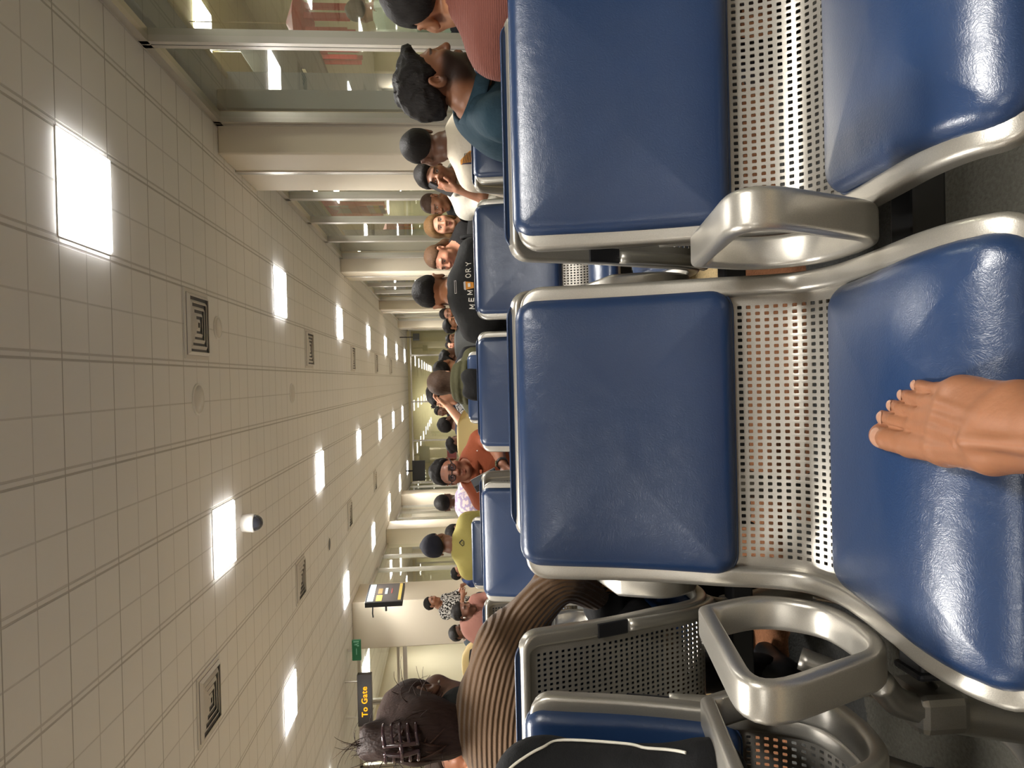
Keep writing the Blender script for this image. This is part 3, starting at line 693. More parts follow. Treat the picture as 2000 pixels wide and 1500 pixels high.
# hanging signs and screens
def basis_box(o3, ex, ez, w, h, t):
    pass
def flat_panel(name, c, w, h, t, rz, m):
    r = empty(name, c, rz); MB().box((-w / 2, 0, -h / 2), (w / 2, t, h / 2)).build('panel', m, r, bevel=.006); return r
def rect_on(root, name, x0, z0, x1, z1, m, y=-.003):
    return MB().box((x0, y, z0), (x1, y + .002, z1)).build(name, m, root)
M['sign_black'] = simple('sign face', lin(52, 44, 42), .35)
M['sign_text'] = emissive('lit amber letters', lin(255, 165, 0), .42)
def text_obj(s, size, m, name, parent, loc, rot=(math.pi / 2, 0, 0), ext=.003, spacing=1.0, align='CENTER', bold=0.0):
    c = bpy.data.curves.new(name, 'FONT'); c.body = s; c.size = size; c.extrude = ext; c.align_x = align; c.align_y = 'CENTER'; c.space_character = spacing; c.offset = bold
    tmp = bpy.data.objects.new('tmp_text', c); COL.objects.link(tmp)
    me = bpy.data.meshes.new_from_object(tmp.evaluated_get(bpy.context.evaluated_depsgraph_get())); bpy.data.objects.remove(tmp); bpy.data.curves.remove(c)
    me.name = name; me.materials.clear(); me.materials.append(m)
    o = bpy.data.objects.new(name, me); COL.objects.link(o)
    if parent: o.parent = parent
    o.location = loc; o.rotation_euler = rot; return o
# gate sign: hangs in front of the lobby glass
yg = 12.6
a, b_ = at_y(697, 1319, yg), at_y(728, 1418, yg)
w_, h_ = a[0] - b_[0], a[2] - b_[2]
g = flat_panel('gate_sign', ((a[0] + b_[0]) / 2, yg, (a[2] + b_[2]) / 2), w_, h_, .12, 0, M['sign_black'])
text_obj('To Gate', h_ * .56, M['sign_text'], 'lettering', g, (-.02 * w_, -.004, .0), bold=.002, spacing=1.12)
for sx in (-1, 1): MB().tube([(sx * w_ * .35, .06, h_ / 2), (sx * w_ * .35, .06, ZC - g.location.z)], .012, 8).build('hanger_rod', M['alu'], g)
tag(g, 'black hanging sign with glowing amber words To Gate', 'sign')
ye = 13.0
a, b_ = at_y(687, 1251, ye), at_y(705.5, 1290, ye)
w_, h_ = a[0] - b_[0], a[2] - b_[2]
M['exit_green'] = emissive('green sign face', lin(30, 100, 62), .06)
M['exit_white'] = emissive('pale pictogram', lin(110, 160, 130), .1)
g = flat_panel('exit_sign', ((a[0] + b_[0]) / 2, ye, (a[2] + b_[2]) / 2), w_, h_, .05, 0, M['exit_green'])
mb = MB(); mb.lathe([(.01, -.002), (.022, 0), (.01, .002)], 12, (w_ * .30, -.004, h_ * .22)); mb.box((w_ * .26, -.006, -h_ * .1), (w_ * .33, -.002, h_ * .14)); mb.box((w_ * .20, -.006, -h_ * .28), (w_ * .27, -.002, -h_ * .08)); mb.box((w_ * .32, -.006, -h_ * .28), (w_ * .36, -.002, -h_ * .08)); mb.box((w_ * .40, -.006, -h_ * .3), (w_ * .46, -.002, h_ * .32))
mb.build('running_figure', M['exit_white'], g)
mb = MB(); mb.box((-w_ * .2, -.006, -h_ * .04), (w_ * .1, -.002, h_ * .04)); mb.build('arrow', M['exit_white'], g)
MB().box((-.02, .01, h_ / 2), (.02, .04, ZC - g.location.z)).build('hanger', M['alu'], g)
tag(g, 'green emergency exit sign under the ceiling beside the pier', 'sign')
# flight information screen on an arm beside the left pier
c1 = at_y(712, 1178, 12.7); c2 = at_y(731, 1141, 13.5); c3 = at_y(786, 1176, 12.75)
ctr = np.array([(c1[0] + c2[0]) / 2, (c1[1] + c2[1]) / 2, (c1[2] + c3[2]) / 2])
wv = math.hypot(c2[0] - c1[0], c2[1] - c1[1]); hv = c1[2] - c3[2]; ang = math.atan2(c2[1] - c1[1], c2[0] - c1[0])
M['screen'] = emissive('lit dark screen', lin(66, 60, 58), .08); M['scr_blue'] = emissive('screen pale blue bar', lin(150, 170, 172), .16); M['scr_gold'] = emissive('screen gold', lin(176, 152, 74), .14)
M['scr_dim'] = emissive('screen dim gold', lin(120, 100, 64), .12); M['scr_red'] = emissive('screen red', lin(130, 60, 54), .14); M['scr_pale'] = emissive('screen pale text', lin(150, 165, 165), .15)
g = flat_panel('information_screen', ctr, wv, hv, .09, ang, M['black'])
q = lambda u0, v0, u1, v1, m, n: rect_on(g, n, -wv / 2 + wv * u0, hv / 2 - hv * v1, -wv / 2 + wv * u1, hv / 2 - hv * v0, m)
rect_on(g, 'display', -wv / 2 + .03, -hv / 2 + .03, wv / 2 - .03, hv / 2 - .03, M['screen'], -.002)
for a_ in ((.06, .05, .96, .21, 'scr_blue', 'header_bar'), (.06, .28, .36, .44, 'scr_gold', 'flight_box'), (.44, .30, .72, .42, 'scr_dim', 'gate_text'), (.42, .49, .74, .56, 'scr_pale', 'destination_text'), (.44, .66, .70, .69, 'scr_red', 'status_text'), (.08, .87, .96, .95, 'scr_gold', 'footer_bar')):
    q(a_[0], a_[1], a_[2], a_[3], M[a_[4]], a_[5]).location.y -= .002
MB().tube([(-wv * .42, .09, hv * .3), (-wv * .50, .2, hv * .3), (-wv * .42, .3, hv * .3)], .012, 8).build('arm', M['black'], g)
MB().tube([(0, .09, 0), (0, .35, 0)], .02, 8).build('mount', M['black'], g)
tag(g, 'flight information screen on the right edge of the left pier', 'screen')
# screens hung at the far end
a, b_ = at_y(805, 900, 30), at_y(831, 939, 30)
g = flat_panel('hanging_monitor', ((a[0] + b_[0]) / 2, 30, (a[2] + b_[2]) / 2), a[0] - b_[0], a[2] - b_[2], .1, 0, simple('monitor back', lin(44, 44, 48), .5))
MB().tube([(0, .05, (a[2] - b_[2]) / 2), (0, .05, ZC - g.location.z)], .03, 8).build('pole', M['black'], g); tag(g, 'large dark monitor hung before the glass end wall', 'monitor')
a, b_ = at_y(806, 653, 28.3), at_y(819, 661, 28.3)
g = flat_panel('hanging_monitor', ((a[0] + b_[0]) / 2, 28.3, (a[2] + b_[2]) / 2), .28, a[2] - b_[2], .1, .5, simple('monitor grey', lin(70, 72, 72), .5))
MB().tube([(0, .05, (a[2] - b_[2]) / 2), (0, .05, ZC - g.location.z)], .02, 8).build('pole', M['black'], g); tag(g, 'small grey monitor hung by the last pier on the right', 'monitor')
# no-smoking style round notices and the maroon poster on the end glass
def disc(px, py, rpx, Y, m1, m2, name, label):
    c = at_y(px, py, Y); R_ = rpx * Y / FPX
    r = empty(name, c)
    MB().lathe([(R_, -.002), (R_, .002)], 24).build('face', m1, r).rotation_euler = (math.pi / 2, 0, 0)
    a = np.linspace(0, 2 * np.pi, 24, endpoint=False)
    MB().tube(np.stack([R_ * .9 * np.cos(a), 0 * a - .004, R_ * .9 * np.sin(a)], 1), R_ * .14, 6, closed=True).build('ring', m2, r)
    MB().tube([(-R_ * .6, -.004, R_ * .6), (R_ * .6, -.004, -R_ * .6)], R_ * .1, 6).build('bar', m2, r)
    return tag(r, label, 'notice')
M['paper'] = simple('pale paper', lin(215, 205, 170), .7); M['red_dull'] = simple('dull red', lin(120, 60, 50), .6); M['grey_brown'] = simple('grey brown', lin(120, 100, 85), .7)
disc(859, 833, 4.2, YE - .03, M['paper'], M['red_dull'], 'round_notice', 'round prohibition notice on the end glass')
disc(878, 855, 3.0, YE - .03, M['grey_brown'], M['grey_brown'], 'round_notice', 'small dull round sticker on the end glass, left of the other')
a, b_ = at_y(873, 870, 24), at_y(892, 896, 24)
g = flat_panel('maroon_banner', ((a[0] + b_[0]) / 2, 24, (a[2] + b_[2]) / 2), a[0] - b_[0], a[2] - b_[2], .03, 0, simple('maroon board', lin(104, 46, 44), .7))
hb = (a[2] - b_[2]); zz = np.linspace(0, 3.2 * math.pi, 40)
MB().tube(np.stack([np.linspace(.25, -.02, 40)[::-1] , 0 * zz - .006, .0 + hb * .12 * np.sin(zz)], 1), .02, 6).build('script_lettering', M['paper'], g)
MB().box((-.02, 0, -g.location.z), (.02, .03, -hb / 2)).build('stand_pole', M['black'], g)
tag(g, 'maroon board with pale script by the end wall', 'banner')

# lanterns and board in the right corridor
def lantern(px0, py0, px1, py1, X, cols, label, tails=8):
    a, b_ = at_x(px0, (py0 + py1) / 2, X), at_x(px1, (py0 + py1) / 2, X)
    wd = abs(at_x((px0 + px1) / 2, py0, X)[1] - at_x((px0 + px1) / 2, py1, X)[1]) * .5
    Hh = a[2] - b_[2]; r = empty('paper_lantern', ((a[0] + b_[0]) / 2, (a[1] + b_[1]) / 2, b_[2]))
    R_ = max(.16, min(wd, .3)); hb = Hh * .42; z0 = Hh - hb
    m1 = simple('lantern paper', cols[0], .6, var=.1, vscale=4); m2 = simple('lantern tails', cols[1], .7)
    pts = [(0, 0, z0)] ; MB().lathe([(.02, z0), (R_, z0 + hb * .35), (R_, z0 + hb * .65), (.02, z0 + hb)], 8).build('body', m1, r)
    for k in range(tails):
        t = 2 * math.pi * k / tails; x, y = R_ * .75 * math.cos(t), R_ * .75 * math.sin(t)
        MB().box((x - .03, y - .004, 0 + .05 * (k % 2)), (x + .03, y + .004, z0 + hb * .3)).build('tail', m2, r)
    MB().tube([(0, 0, Hh), (0, 0, 4.1 - b_[2])], .006, 6).build('string', M['paper'], r)
    return tag(r, label, 'lantern', 'paper lanterns behind the right glazing')
red = lin(190, 50, 48)
lantern(560, 25, 690, 68, XR + 1.5, (red, lin(205, 48, 50)), 'red eight sided paper lantern with long red tails at the top edge')
lantern(592, 96, 706, 112, XR + 2.2, (red, red), 'red paper lantern half hidden by the second mullion')
lantern(595, 398, 755, 420, XR + 1.0, (lin(200, 70, 70), lin(220, 110, 60)), 'striped hanging lantern in red, white and orange beyond the first pier')
lantern(748, 440, 810, 462, XR + 1.0, (lin(205, 105, 60), lin(205, 100, 60)), 'orange paper lantern beyond the bald man')
q0 = at_x(690, 410, XR + .98)
cols_ = [lin(205, 190, 70), lin(190, 80, 90), lin(170, 170, 150), lin(205, 110, 60), lin(215, 205, 190), lin(210, 195, 60), lin(90, 90, 80)]
fb = empty('bunting_strip', (q0[0], q0[1], q0[2])); zt = at_x(597, 410, XR + .98)[2] - q0[2]; zb = at_x(752, 410, XR + .98)[2] - q0[2]; cuts = [0, .09, .32, .56, .79, .87, .94, 1.0]
for i in range(7):
    MB().box((-.004, -.32, zt + (zb - zt) * cuts[i + 1]), (.004, .32, zt + (zb - zt) * cuts[i])).build('flag_panel', simple('flag cloth', cols_[i], .8), fb)
tag(fb, 'vertical strip of coloured flag cloth behind the glass', 'flags')
a, b_ = at_x(475, 106, XR + 1.9), at_x(648, 161, XR + 1.9)
g = empty('notice_board', ((a[0] + b_[0]) / 2, (a[1] + b_[1]) / 2, (a[2] + b_[2]) / 2)); hh = abs(a[2] - b_[2]) / 2; ww = abs(a[1] - b_[1]) / 2 + .35
MB().box((-.03, -ww, -hh), (.03, ww, hh)).build('board', simple('charcoal board', lin(66, 66, 56), .6, var=.1), g, bevel=.01)
MB().box((-.036, -ww * .1, -hh * .45), (-.03, ww * .15, -hh * .36)).build('paper_label', M['paper'], g); MB().box((-.036, ww * .3, -hh * .8), (-.03, ww * .45, -hh * .74)).build('paper_label', M['paper'], g)
for sy in (-1, 1): MB().tube([(0, sy * ww * .7, hh), (0, sy * ww * .7, 4.1 - g.location.z)], .008, 6).build('wire', M['alu'], g)
tag(g, 'charcoal board with paper labels hung behind the right glazing', 'notice board')
# ------------------------------------------------------------------ implicit bodies -> one continuous surface
def axis(lo, hi, fine, f, c):
    out = [lo]
    while out[-1] < hi:
        x = out[-1]; st = c
        for a, b in fine:
            if a - c <= x <= b: st = f
        out.append(x + st)
    return np.array(out)
def Rz(deg): a = math.radians(deg); return np.array([[math.cos(a), -math.sin(a), 0], [math.sin(a), math.cos(a), 0], [0, 0, 1.0]])
def Rx(deg): a = math.radians(deg); return np.array([[1.0, 0, 0], [0, math.cos(a), -math.sin(a)], [0, math.sin(a), math.cos(a)]])
def Ry(deg): a = math.radians(deg); return np.array([[math.cos(a), 0, math.sin(a)], [0, 1.0, 0], [-math.sin(a), 0, math.cos(a)]])
I3 = np.eye(3)
class Field:
    def __init__(s, xs, ys, zs): s.ax = (xs, ys, zs); s.F = np.full((len(xs), len(ys), len(zs)), 9.0)
    def win(s, lo, hi):
        sl = []
        for a, l, h in zip(s.ax, lo, hi):
            i, j = np.searchsorted(a, l), np.searchsorted(a, h); sl.append(slice(max(i - 1, 0), min(j + 1, len(a))))
        return tuple(sl)
    def put(s, fn, lo, hi, k=.01, op='u'):
        m = k + .012
        w = s.win(np.asarray(lo) - m, np.asarray(hi) + m)
        if any(x.stop <= x.start for x in w): return
        P = np.stack(np.meshgrid(s.ax[0][w[0]], s.ax[1][w[1]], s.ax[2][w[2]], indexing='ij'), -1)
        d = fn(P); a = s.F[w]
        if op == 'u':
            h = np.clip(.5 + .5 * (a - d) / k, 0, 1); s.F[w] = a + (d - a) * h - k * h * (1 - h)
        else:
            d = -d; h = np.clip(.5 - .5 * (a - d) / k, 0, 1); s.F[w] = a + (d - a) * h + k * h * (1 - h)
    def cap(s, a, b, ra, rb, k=.01, op='u'):
        a, b = np.asarray(a, float), np.asarray(b, float); ab = b - a; L2 = max(np.dot(ab, ab), 1e-9); R = max(ra, rb)
        def fn(P):
            t = np.clip(((P - a) @ ab) / L2, 0, 1); q = P - a - t[..., None] * ab
            return np.sqrt((q * q).sum(-1)) - (ra + (rb - ra) * t)
        s.put(fn, np.minimum(a, b) - R, np.maximum(a, b) + R, k, op)
    def ell(s, o, r, Rm=I3, k=.01, op='u', clip=None, shrink=None):
        o, r = np.asarray(o, float), np.asarray(r, float); e = np.abs(Rm) @ r
        def fn(P):
            q = (P - o) @ Rm; k0 = np.sqrt(((q / r) ** 2).sum(-1)); k1 = np.sqrt(((q / r ** 2) ** 2).sum(-1)) + 1e-9
            d = k0 * (k0 - 1) / k1
            d = np.where(k0 < .2, -r.min() * .8, d)
            if shrink is not None: d = d + shrink(q)
            if clip is not None: d = np.maximum(d, clip(q, P))
            return d
        s.put(fn, o - e, o + e, k, op)
    def mesh(s):
        xs, ys, zs = s.ax; F = s.F; I = F < 0
        n = I[:-1, :-1, :-1].astype(np.int8).copy(); n[:] = 0
        for dx in (0, 1):
            for dy in (0, 1):
                for dz in (0, 1): n += I[dx:I.shape[0] - 1 + dx, dy:I.shape[1] - 1 + dy, dz:I.shape[2] - 1 + dz]
        act = (n > 0) & (n < 8); ii = np.argwhere(act); vid = np.full(act.shape, -1, np.int64); vid[act] = np.arange(len(ii))
        acc = np.zeros((len(ii), 3)); cnt = np.zeros(len(ii)); G = (xs, ys, zs)
        cs = [(a, b, c) for a in (0, 1) for b in (0, 1) for c in (0, 1)]
        for p in cs:
            for axn in range(3):
                if p[axn]: continue
                q = list(p); q[axn] = 1
                ip, iq = ii + np.array(p), ii + np.array(q)
                fp, fq = F[tuple(ip.T)], F[tuple(iq.T)]; m = (fp < 0) != (fq < 0)
                t = np.where(m, fp / (fp - fq + 1e-12), 0)
                pos = np.stack([G[d][ip[:, d]] for d in range(3)], 1); pos2 = np.stack([G[d][iq[:, d]] for d in range(3)], 1)
                acc += np.where(m[:, None], pos + (pos2 - pos) * t[:, None], 0); cnt += m
        V = acc / np.maximum(cnt, 1)[:, None]
        faces = []
        for axn in range(3):
            sl0 = [slice(None)] * 3; sl1 = [slice(None)] * 3; sl0[axn] = slice(0, -1); sl1[axn] = slice(1, None)
            a, b = I[tuple(sl0)], I[tuple(sl1)]; e = np.argwhere(a != b)
            u, w = [d for d in range(3) if d != axn]
            ok = (e[:, u] > 0) & (e[:, w] > 0) & (e[:, u] < vid.shape[u]) & (e[:, w] < vid.shape[w]); e = e[ok]
            def at(du, dw):
                q = e.copy(); q[:, u] -= du; q[:, w] -= dw; return vid[tuple(q.T)]
            quad = np.stack([at(1, 1), at(0, 1), at(0, 0), at(1, 0)], 1)
            ins = a[tuple(e.T)]
            flip = ins if axn != 1 else ~ins
            quad = np.where(flip[:, None], quad, quad[:, ::-1]); faces.append(quad)
        Fq = np.concatenate(faces); Fq = Fq[(Fq >= 0).all(1)]
        return V, Fq
def np_mesh(name, V, Fq, mat, parent, col=None, off=(0, 0, 0)):
    me = bpy.data.meshes.new(name); V = V - np.asarray(off)
    me.vertices.add(len(V)); me.vertices.foreach_set('co', V.astype(np.float32).ravel())
    me.loops.add(Fq.size); me.loops.foreach_set('vertex_index', Fq.astype(np.int32).ravel())
    me.polygons.add(len(Fq)); me.polygons.foreach_set('loop_start', np.arange(0, Fq.size, 4, dtype=np.int32)); me.polygons.foreach_set('loop_total', np.full(len(Fq), 4, np.int32))
    me.polygons.foreach_set('use_smooth', np.ones(len(Fq), bool)); me.update(calc_edges=True); me.validate()
    if col is not None:
        a = me.color_attributes.new('Col', 'FLOAT_COLOR', 'POINT'); a.data.foreach_set('color', np.c_[col, np.ones(len(col))].astype(np.float32).ravel())
    me.materials.append(mat); o = bpy.data.objects.new(name, me); COL.objects.link(o)
    if parent: o.parent = parent
    return o
def wobble(P, sc, seed=0):
    r = np.random.default_rng(seed); d = 0
    for i in range(5):
        v = r.normal(size=3); v /= np.linalg.norm(v); d = d + np.sin((P @ v) * sc * (1 + .37 * i) + r.uniform(0, 6.3)) / (1 + .3 * i)
    return d / 3

# head in its own frame: face towards -y, z up, centre between the ears; s scales everything
def head_prims(F, o, R, s, sex='m', nose=1.0, smile=0.0):
    T = lambda p: o + R @ (np.array(p, float) * s)
    E = lambda p, r, k, op='u': F.ell(T(p), np.array(r) * s, R, k * s, op)
    C = lambda a, b, ra, rb, k, op='u': F.cap(T(a), T(b), ra * s, rb * s, k * s, op)
    E((0, .014, .034), (.074, .095, .083), .01); E((0, -.034, -.035), (.060, .062, .078), .045); jw = .054 if sex == 'm' else .046
    E((0, -.03, -.068), (jw, .052, .042), .03); C((-.012, -.078, -.098), (.012, -.078, -.098), .017, .017, .025)
    for sx in (-1, 1): E((sx * .044, -.064, -.022), (.022, .024, .022), .03)
    C((-.034, -.082, .022), (.034, -.082, .022), .011, .011, .022)
    for sx in (-1, 1): E((sx * .031, -.100, .006), (.018, .014, .013), .012, 's')
    for sx in (-1, 1): E((sx * .031, -.0795, .006), (.0135, .0125, .0125), .003)
    for sx in (-1, 1):
        C((sx * .018, -.090, .0105), (sx * .044, -.084, .0105), .0036, .003, .003); C((sx * .019, -.0895, -.0015), (sx * .043, -.0835, -.001), .003, .0026, .003)
    C((0, -.090, .012), (0, -.108 * nose - .004, -.026), .0085, .0125, .012); E((0, -.110 * nose, -.029), (.0125, .011, .0105), .008)
    for sx in (-1, 1): E((sx * .0125, -.099, -.031), (.008, .010, .007), .007)
    for sx in (-1, 1): E((sx * .0075, -.104, -.0405), (.0032, .0045, .003), .003, 's')
    C((-.021, -.086, -.061 + smile), (0, -.0975, -.0595), .0045, .0065, .006); C((.021, -.086, -.061 + smile), (0, -.0975, -.0595), .0045, .0065, .006)
    C((-.018, -.087, -.071 + smile), (0, -.0965, -.0725), .005, .0075, .006); C((.018, -.087, -.071 + smile), (0, -.0965, -.0725), .005, .0075, .006)
    C((-.021, -.0945, -.0662 + smile), (.021, -.0945, -.0662 + smile), .0012, .0012, .003, 's')
    for sx in (-1, 1):
        Re = R @ Ry(sx * 12) @ Rz(sx * 24); F.ell(T((sx * .078, .016, -.004)), np.array((.0085, .020, .031)) * s, Re, .008 * s)
        F.ell(T((sx * .085, .010, .0)), np.array((.006, .011, .018)) * s, Re, .006 * s, 's')
        E((sx * .076, .006, -.028), (.007, .010, .010), .006)
def face_colors(V, o, R, s, skin, beard=None, lips=None, brow=(.02, .016, .014), lit=True, stubble=.0):
    q = (V - o) @ R / s; c = np.tile(np.array(skin[:3]), (len(V), 1)); x, y, z = q[:, 0], q[:, 1], q[:, 2]; ax = np.abs(x)
    front = y < -.03
    red = np.exp(-(((ax - .045) / .02) ** 2 + ((z + .022) / .02) ** 2)) * front + np.exp(-((x / .015) ** 2 + ((z + .03) / .014) ** 2)) * (y < -.08)
    c = c * (1 + red[:, None] * np.array([.12, -.02, -.04]))
    def mixc(w, col): nonlocal c; c = c * (1 - w[:, None]) + np.array(col[:3]) * w[:, None]
    if beard is not None:
        jaw = (1 / (1 + np.exp(-(-.049 - z + np.clip((ax - .03) * .9, 0, .035)) / .004))) * (z > -.13)
        jaw = jaw / (1 + np.exp((y - .012 - .2 * (z + .05)) / .006)); jaw = jaw * (1 - np.exp(-(((ax) / .019) ** 2 + ((z + .066) / .010) ** 2) * 1.2) * (y < -.07)); mixc(np.clip(jaw, 0, 1) * beard[1], beard[0])
    lp = lips if lips is not None else tuple(np.array(skin[:3]) * np.array([.78, .52, .5]))
    w = np.exp(-np.clip((ax / .022) ** 4 + ((z + .066) / .0105) ** 4, 0, 30)) * (y < -.078); mixc(np.clip(w, 0, 1) * .9, lp)
    bz = .0245 - .18 * (ax - .028) ** 2 / .03 + 0.0
    w = np.exp(-np.clip(((z - bz) / .0045) ** 4, 0, 30)) * (ax > .012) * (ax < .052) * (y < -.05); mixc(w * .9, brow)
    for sx in (-1, 1):
        d = np.sqrt((x - sx * .031) ** 2 + (z - .005) ** 2); w = ((d < .0098) & (np.abs(z - .0045) < .0052) & (y < -.07)).astype(float); mixc(w, (.62, .58, .54))
        w = ((d < .0056) & (np.abs(z - .0045) < .0052) & (y < -.07)).astype(float); mixc(w, (.025, .015, .01))
        w = np.exp(-(((z - .0098) / .0018) ** 2)) * (np.abs(x - sx * .031) < .014) * (y < -.07); mixc(w * .75, (.02, .015, .012))
    return c
def hand_prims(F, wrist, d, n, side, s=1.0, curl=.5, k=.006):
    """palm and five unequal, bent fingers; d = pointing direction, n = palm normal"""
    d = np.asarray(d, float); d /= np.linalg.norm(d); n = np.asarray(n, float); n -= d * np.dot(n, d); n /= np.linalg.norm(n); u = np.cross(d, n) * side
    P = lambda a, b, c: wrist + (d * a + u * b + n * c) * s
    F.cap(P(.01, -.016, 0), P(.075, -.024, 0), .015 * s, .014 * s, .014); F.cap(P(.01, .014, 0), P(.075, .024, 0), .015 * s, .013 * s, .014); F.cap(P(.01, 0, 0), P(.08, 0, 0), .016 * s, .014 * s, .012)
    for b, ln, r in ((.030, .070, .0085), (.011, .080, .009), (-.009, .075, .0088), (-.028, .058, .0078)):
        a, c = .085, 0.0; ang = curl * .5
        for j, f in enumerate((.44, .32, .24)):
            a2, c2 = a + ln * f * math.cos(ang), c + ln * f * math.sin(ang)
            F.cap(P(a, b * (1 + .06 * j), c), P(a2, b * (1.06 + .06 * j), c2), r * s * (1 - .07 * j), r * s * (.93 - .07 * j), k * .6); a, c = a2, c2; ang += curl
    F.cap(P(.02, .026, .006), P(.052, .050, .016), .012 * s, .0105 * s, .012); F.cap(P(.052, .050, .016), P(.082, .056, .026), .0105 * s, .009 * s, k * .6)

PEOPLE = []
def person(label, head, hs=1.0, yaw=0.0, hyaw=None, pitch=0.0, roll=0.0, pelvis=None, lean=None, skin=(.25, .14, .085), shirt=(.3, .3, .3, 1), kind='plain', sleeve=.8,
           hair=None, beard=None, sex='m', sw=.175, bulk=1.0, arms=None, neck=.062, res=.006, trousers=(.03, .03, .04, 1), stand=False, collar=None, shirt_fn=None, neckdrop=-.03, lips=None, hidden_low=True, smile=0.0, group=None, legs=True, neckline=.078, torso_res=.013):
    """head = world centre of the head. Builds one skin surface, a shirt, trousers and hair."""
    H = np.array(head, float); Rb = Rz(yaw); hy = yaw if hyaw is None else hyaw; Rh = Rz(hy) @ Rx(-pitch) @ Ry(roll) if True else None
    Rh = Rz(hy) @ Rx(pitch) @ Ry(roll)
    s = hs * .98
    if pelvis is None:
        drop = .62 if not stand else .72
        pelvis = H + Rb @ np.array([0, .10, -drop * hs]);
        if not stand: pelvis[2] = .57
    pelvis = np.array(pelvis, float)
    base = np.array([pelvis[0], pelvis[1], 0.0]); root = empty('person', base)
    nk = H + Rh @ np.array([0, .030, -.085]) * s
    S = H + Rh @ np.array([0, .03, -.15]) * s + Rb @ np.array([0, .02, -.055]) * hs; S[2] -= neckdrop
    sh = [S + Rb @ np.array([sx * sw * hs, .008, -.015]) for sx in (-1, 1)]
    if arms is None: arms = [None, None]
    els, wrs, hds = [], [], []
    for i, sx in enumerate((-1, 1)):
        a = arms[i] or {}
        el = np.array(a['el']) if 'el' in a else sh[i] + Rb @ np.array([sx * .045, -.07, -.25]) * hs
        wr = np.array(a['wr']) if 'wr' in a else el + Rb @ np.array([-sx * .10, -.20, -.02]) * hs
        els.append(el); wrs.append(wr); hds.append(a)
    allp = np.array([H, pelvis, S] + sh + els + wrs); lo = allp.min(0) - .2; hi = allp.max(0) + .2; hi[2] = max(H[2] + .16 * s, hi[2] - .05); lo[2] = min(pelvis[2], min(w[2] for w in wrs) - .05) - .12
    fine = [[(H[d] - .125 * s, H[d] + .125 * s)] for d in range(3)]; fine[2] = [(H[2] - .15 * s, H[2] + .13 * s)]
    for i in (0, 1):
        if hds[i].get('fine', res < .0075):
            for d in range(3): fine[d].append((wrs[i][d] - .12, wrs[i][d] + .12))
    F = Field(*[axis(lo[d], hi[d], fine[d], res, max(torso_res, res)) for d in range(3)])
    def torso(F, g, k=.04, low=True):
        w = 1.32 * bulk
        mid = pelvis + (S - pelvis) * .5 + Rb @ np.array([0, .015, 0]); chest = pelvis + (S - pelvis) * .78 + Rb @ np.array([0, .005, 0])
        F.ell(pelvis + Rb @ np.array([0, 0, .03]), np.array([.165, .115, .12]) * hs * np.array([bulk, bulk, 1]) + g, Rb, k)
        F.ell(mid, np.array([.148 * bulk, .112 * bulk, .19]) * hs + g, Rb, .07); F.ell(chest, np.array([.158 * bulk, .108 * bulk, .17]) * hs + g, Rb, .07)
        F.cap(sh[0] + Rb @ np.array([.035, 0, -.02]), sh[1] + Rb @ np.array([-.035, 0, -.02]), .048 * hs + g, .048 * hs + g, .06)
        for i in (0, 1): F.ell(sh[i] + Rb @ np.array([0, 0, -.022]), np.array([.050, .054, .054]) * hs + g, Rb, .05)
        for i, sx in ((0, -1), (1, 1)): F.cap(S + Rb @ np.array([sx * .03, .01, .035 * hs]), sh[i] + Rb @ np.array([0, 0, .004]), .040 * hs + g, .026 * hs + g, .05)
    torso(F, 0.0)
    F.cap(nk, S + Rb @ np.array([0, 0, .0]), neck * hs * .93, neck * hs * 1.08, .03)
    for i, sx in ((0, -1), (1, 1)):
        F.cap(sh[i] + Rb @ np.array([0, 0, -.02]), els[i], .046 * hs, .040 * hs, .03); m = els[i] + (wrs[i] - els[i]) * .3
        F.cap(els[i], m, .039 * hs, .041 * hs, .015); F.cap(m, wrs[i], .041 * hs, .027 * hs, .015)
        a = hds[i]; dd = np.array(a['hd']) if 'hd' in a else (wrs[i] - els[i]); nn = np.array(a['hn']) if 'hn' in a else Rb @ np.array([-sx, 0, -.3])
        hand_prims(F, wrs[i], dd, nn, sx * a.get('hside', 1), hs, a.get('curl', .55))
    head_prims(F, H, Rh, s, sex, smile=smile)
    V, Q = F.mesh()
    sk = np.array(skin[:3]); col = face_colors(V, H, Rh, s, sk, beard, lips)
    body = np_mesh('body', V, Q, M['skin'], root, col, base)
    # clothing
    if shirt is not None:
        G = Field(*[axis(lo[d] - .03, hi[d] + .03, [], .01, torso_res if torso_res > .01 else .01) for d in range(3)])
        torso(G, .013, .05)
        for i in (0, 1):
            ln = np.linalg.norm(els[i] - sh[i]) + np.linalg.norm(wrs[i] - els[i]); L1 = np.linalg.norm(els[i] - sh[i]) / ln
            f1 = min(1, sleeve / L1); e1 = sh[i] + (els[i] - sh[i]) * f1; G.cap(sh[i] + Rb @ np.array([0, 0, -.02]), e1, .057 * hs, .058 * hs if f1 < 1 else .052 * hs, .03)
            if sleeve > L1: e2 = els[i] + (wrs[i] - els[i]) * ((sleeve - L1) / (1 - L1)); G.cap(els[i], e2, .056 * hs, .042 * hs, .02)
            if f1 < 1:
                dv = (els[i] - sh[i]) / np.linalg.norm(els[i] - sh[i]); G.ell(e1 + dv * .055, np.array([.09, .09, .09]) * .55, I3, .004, 's')
        if collar != 'turtle': NB = nk + (S - nk) * .62; G.cap(NB, NB + (nk - NB) * 1.5, neckline * hs * .9, neckline * hs * 1.0, .006, 's')
        else: G.cap(nk + (S - nk) * .1, S, (neck + .010) * hs, (neck + .02) * hs, .02); G.cap(nk + Rh @ np.array([0, 0, .03]), nk + Rh @ np.array([0, 0, .1]), .1, .1, .006, 's')
        w = G.F; P = None
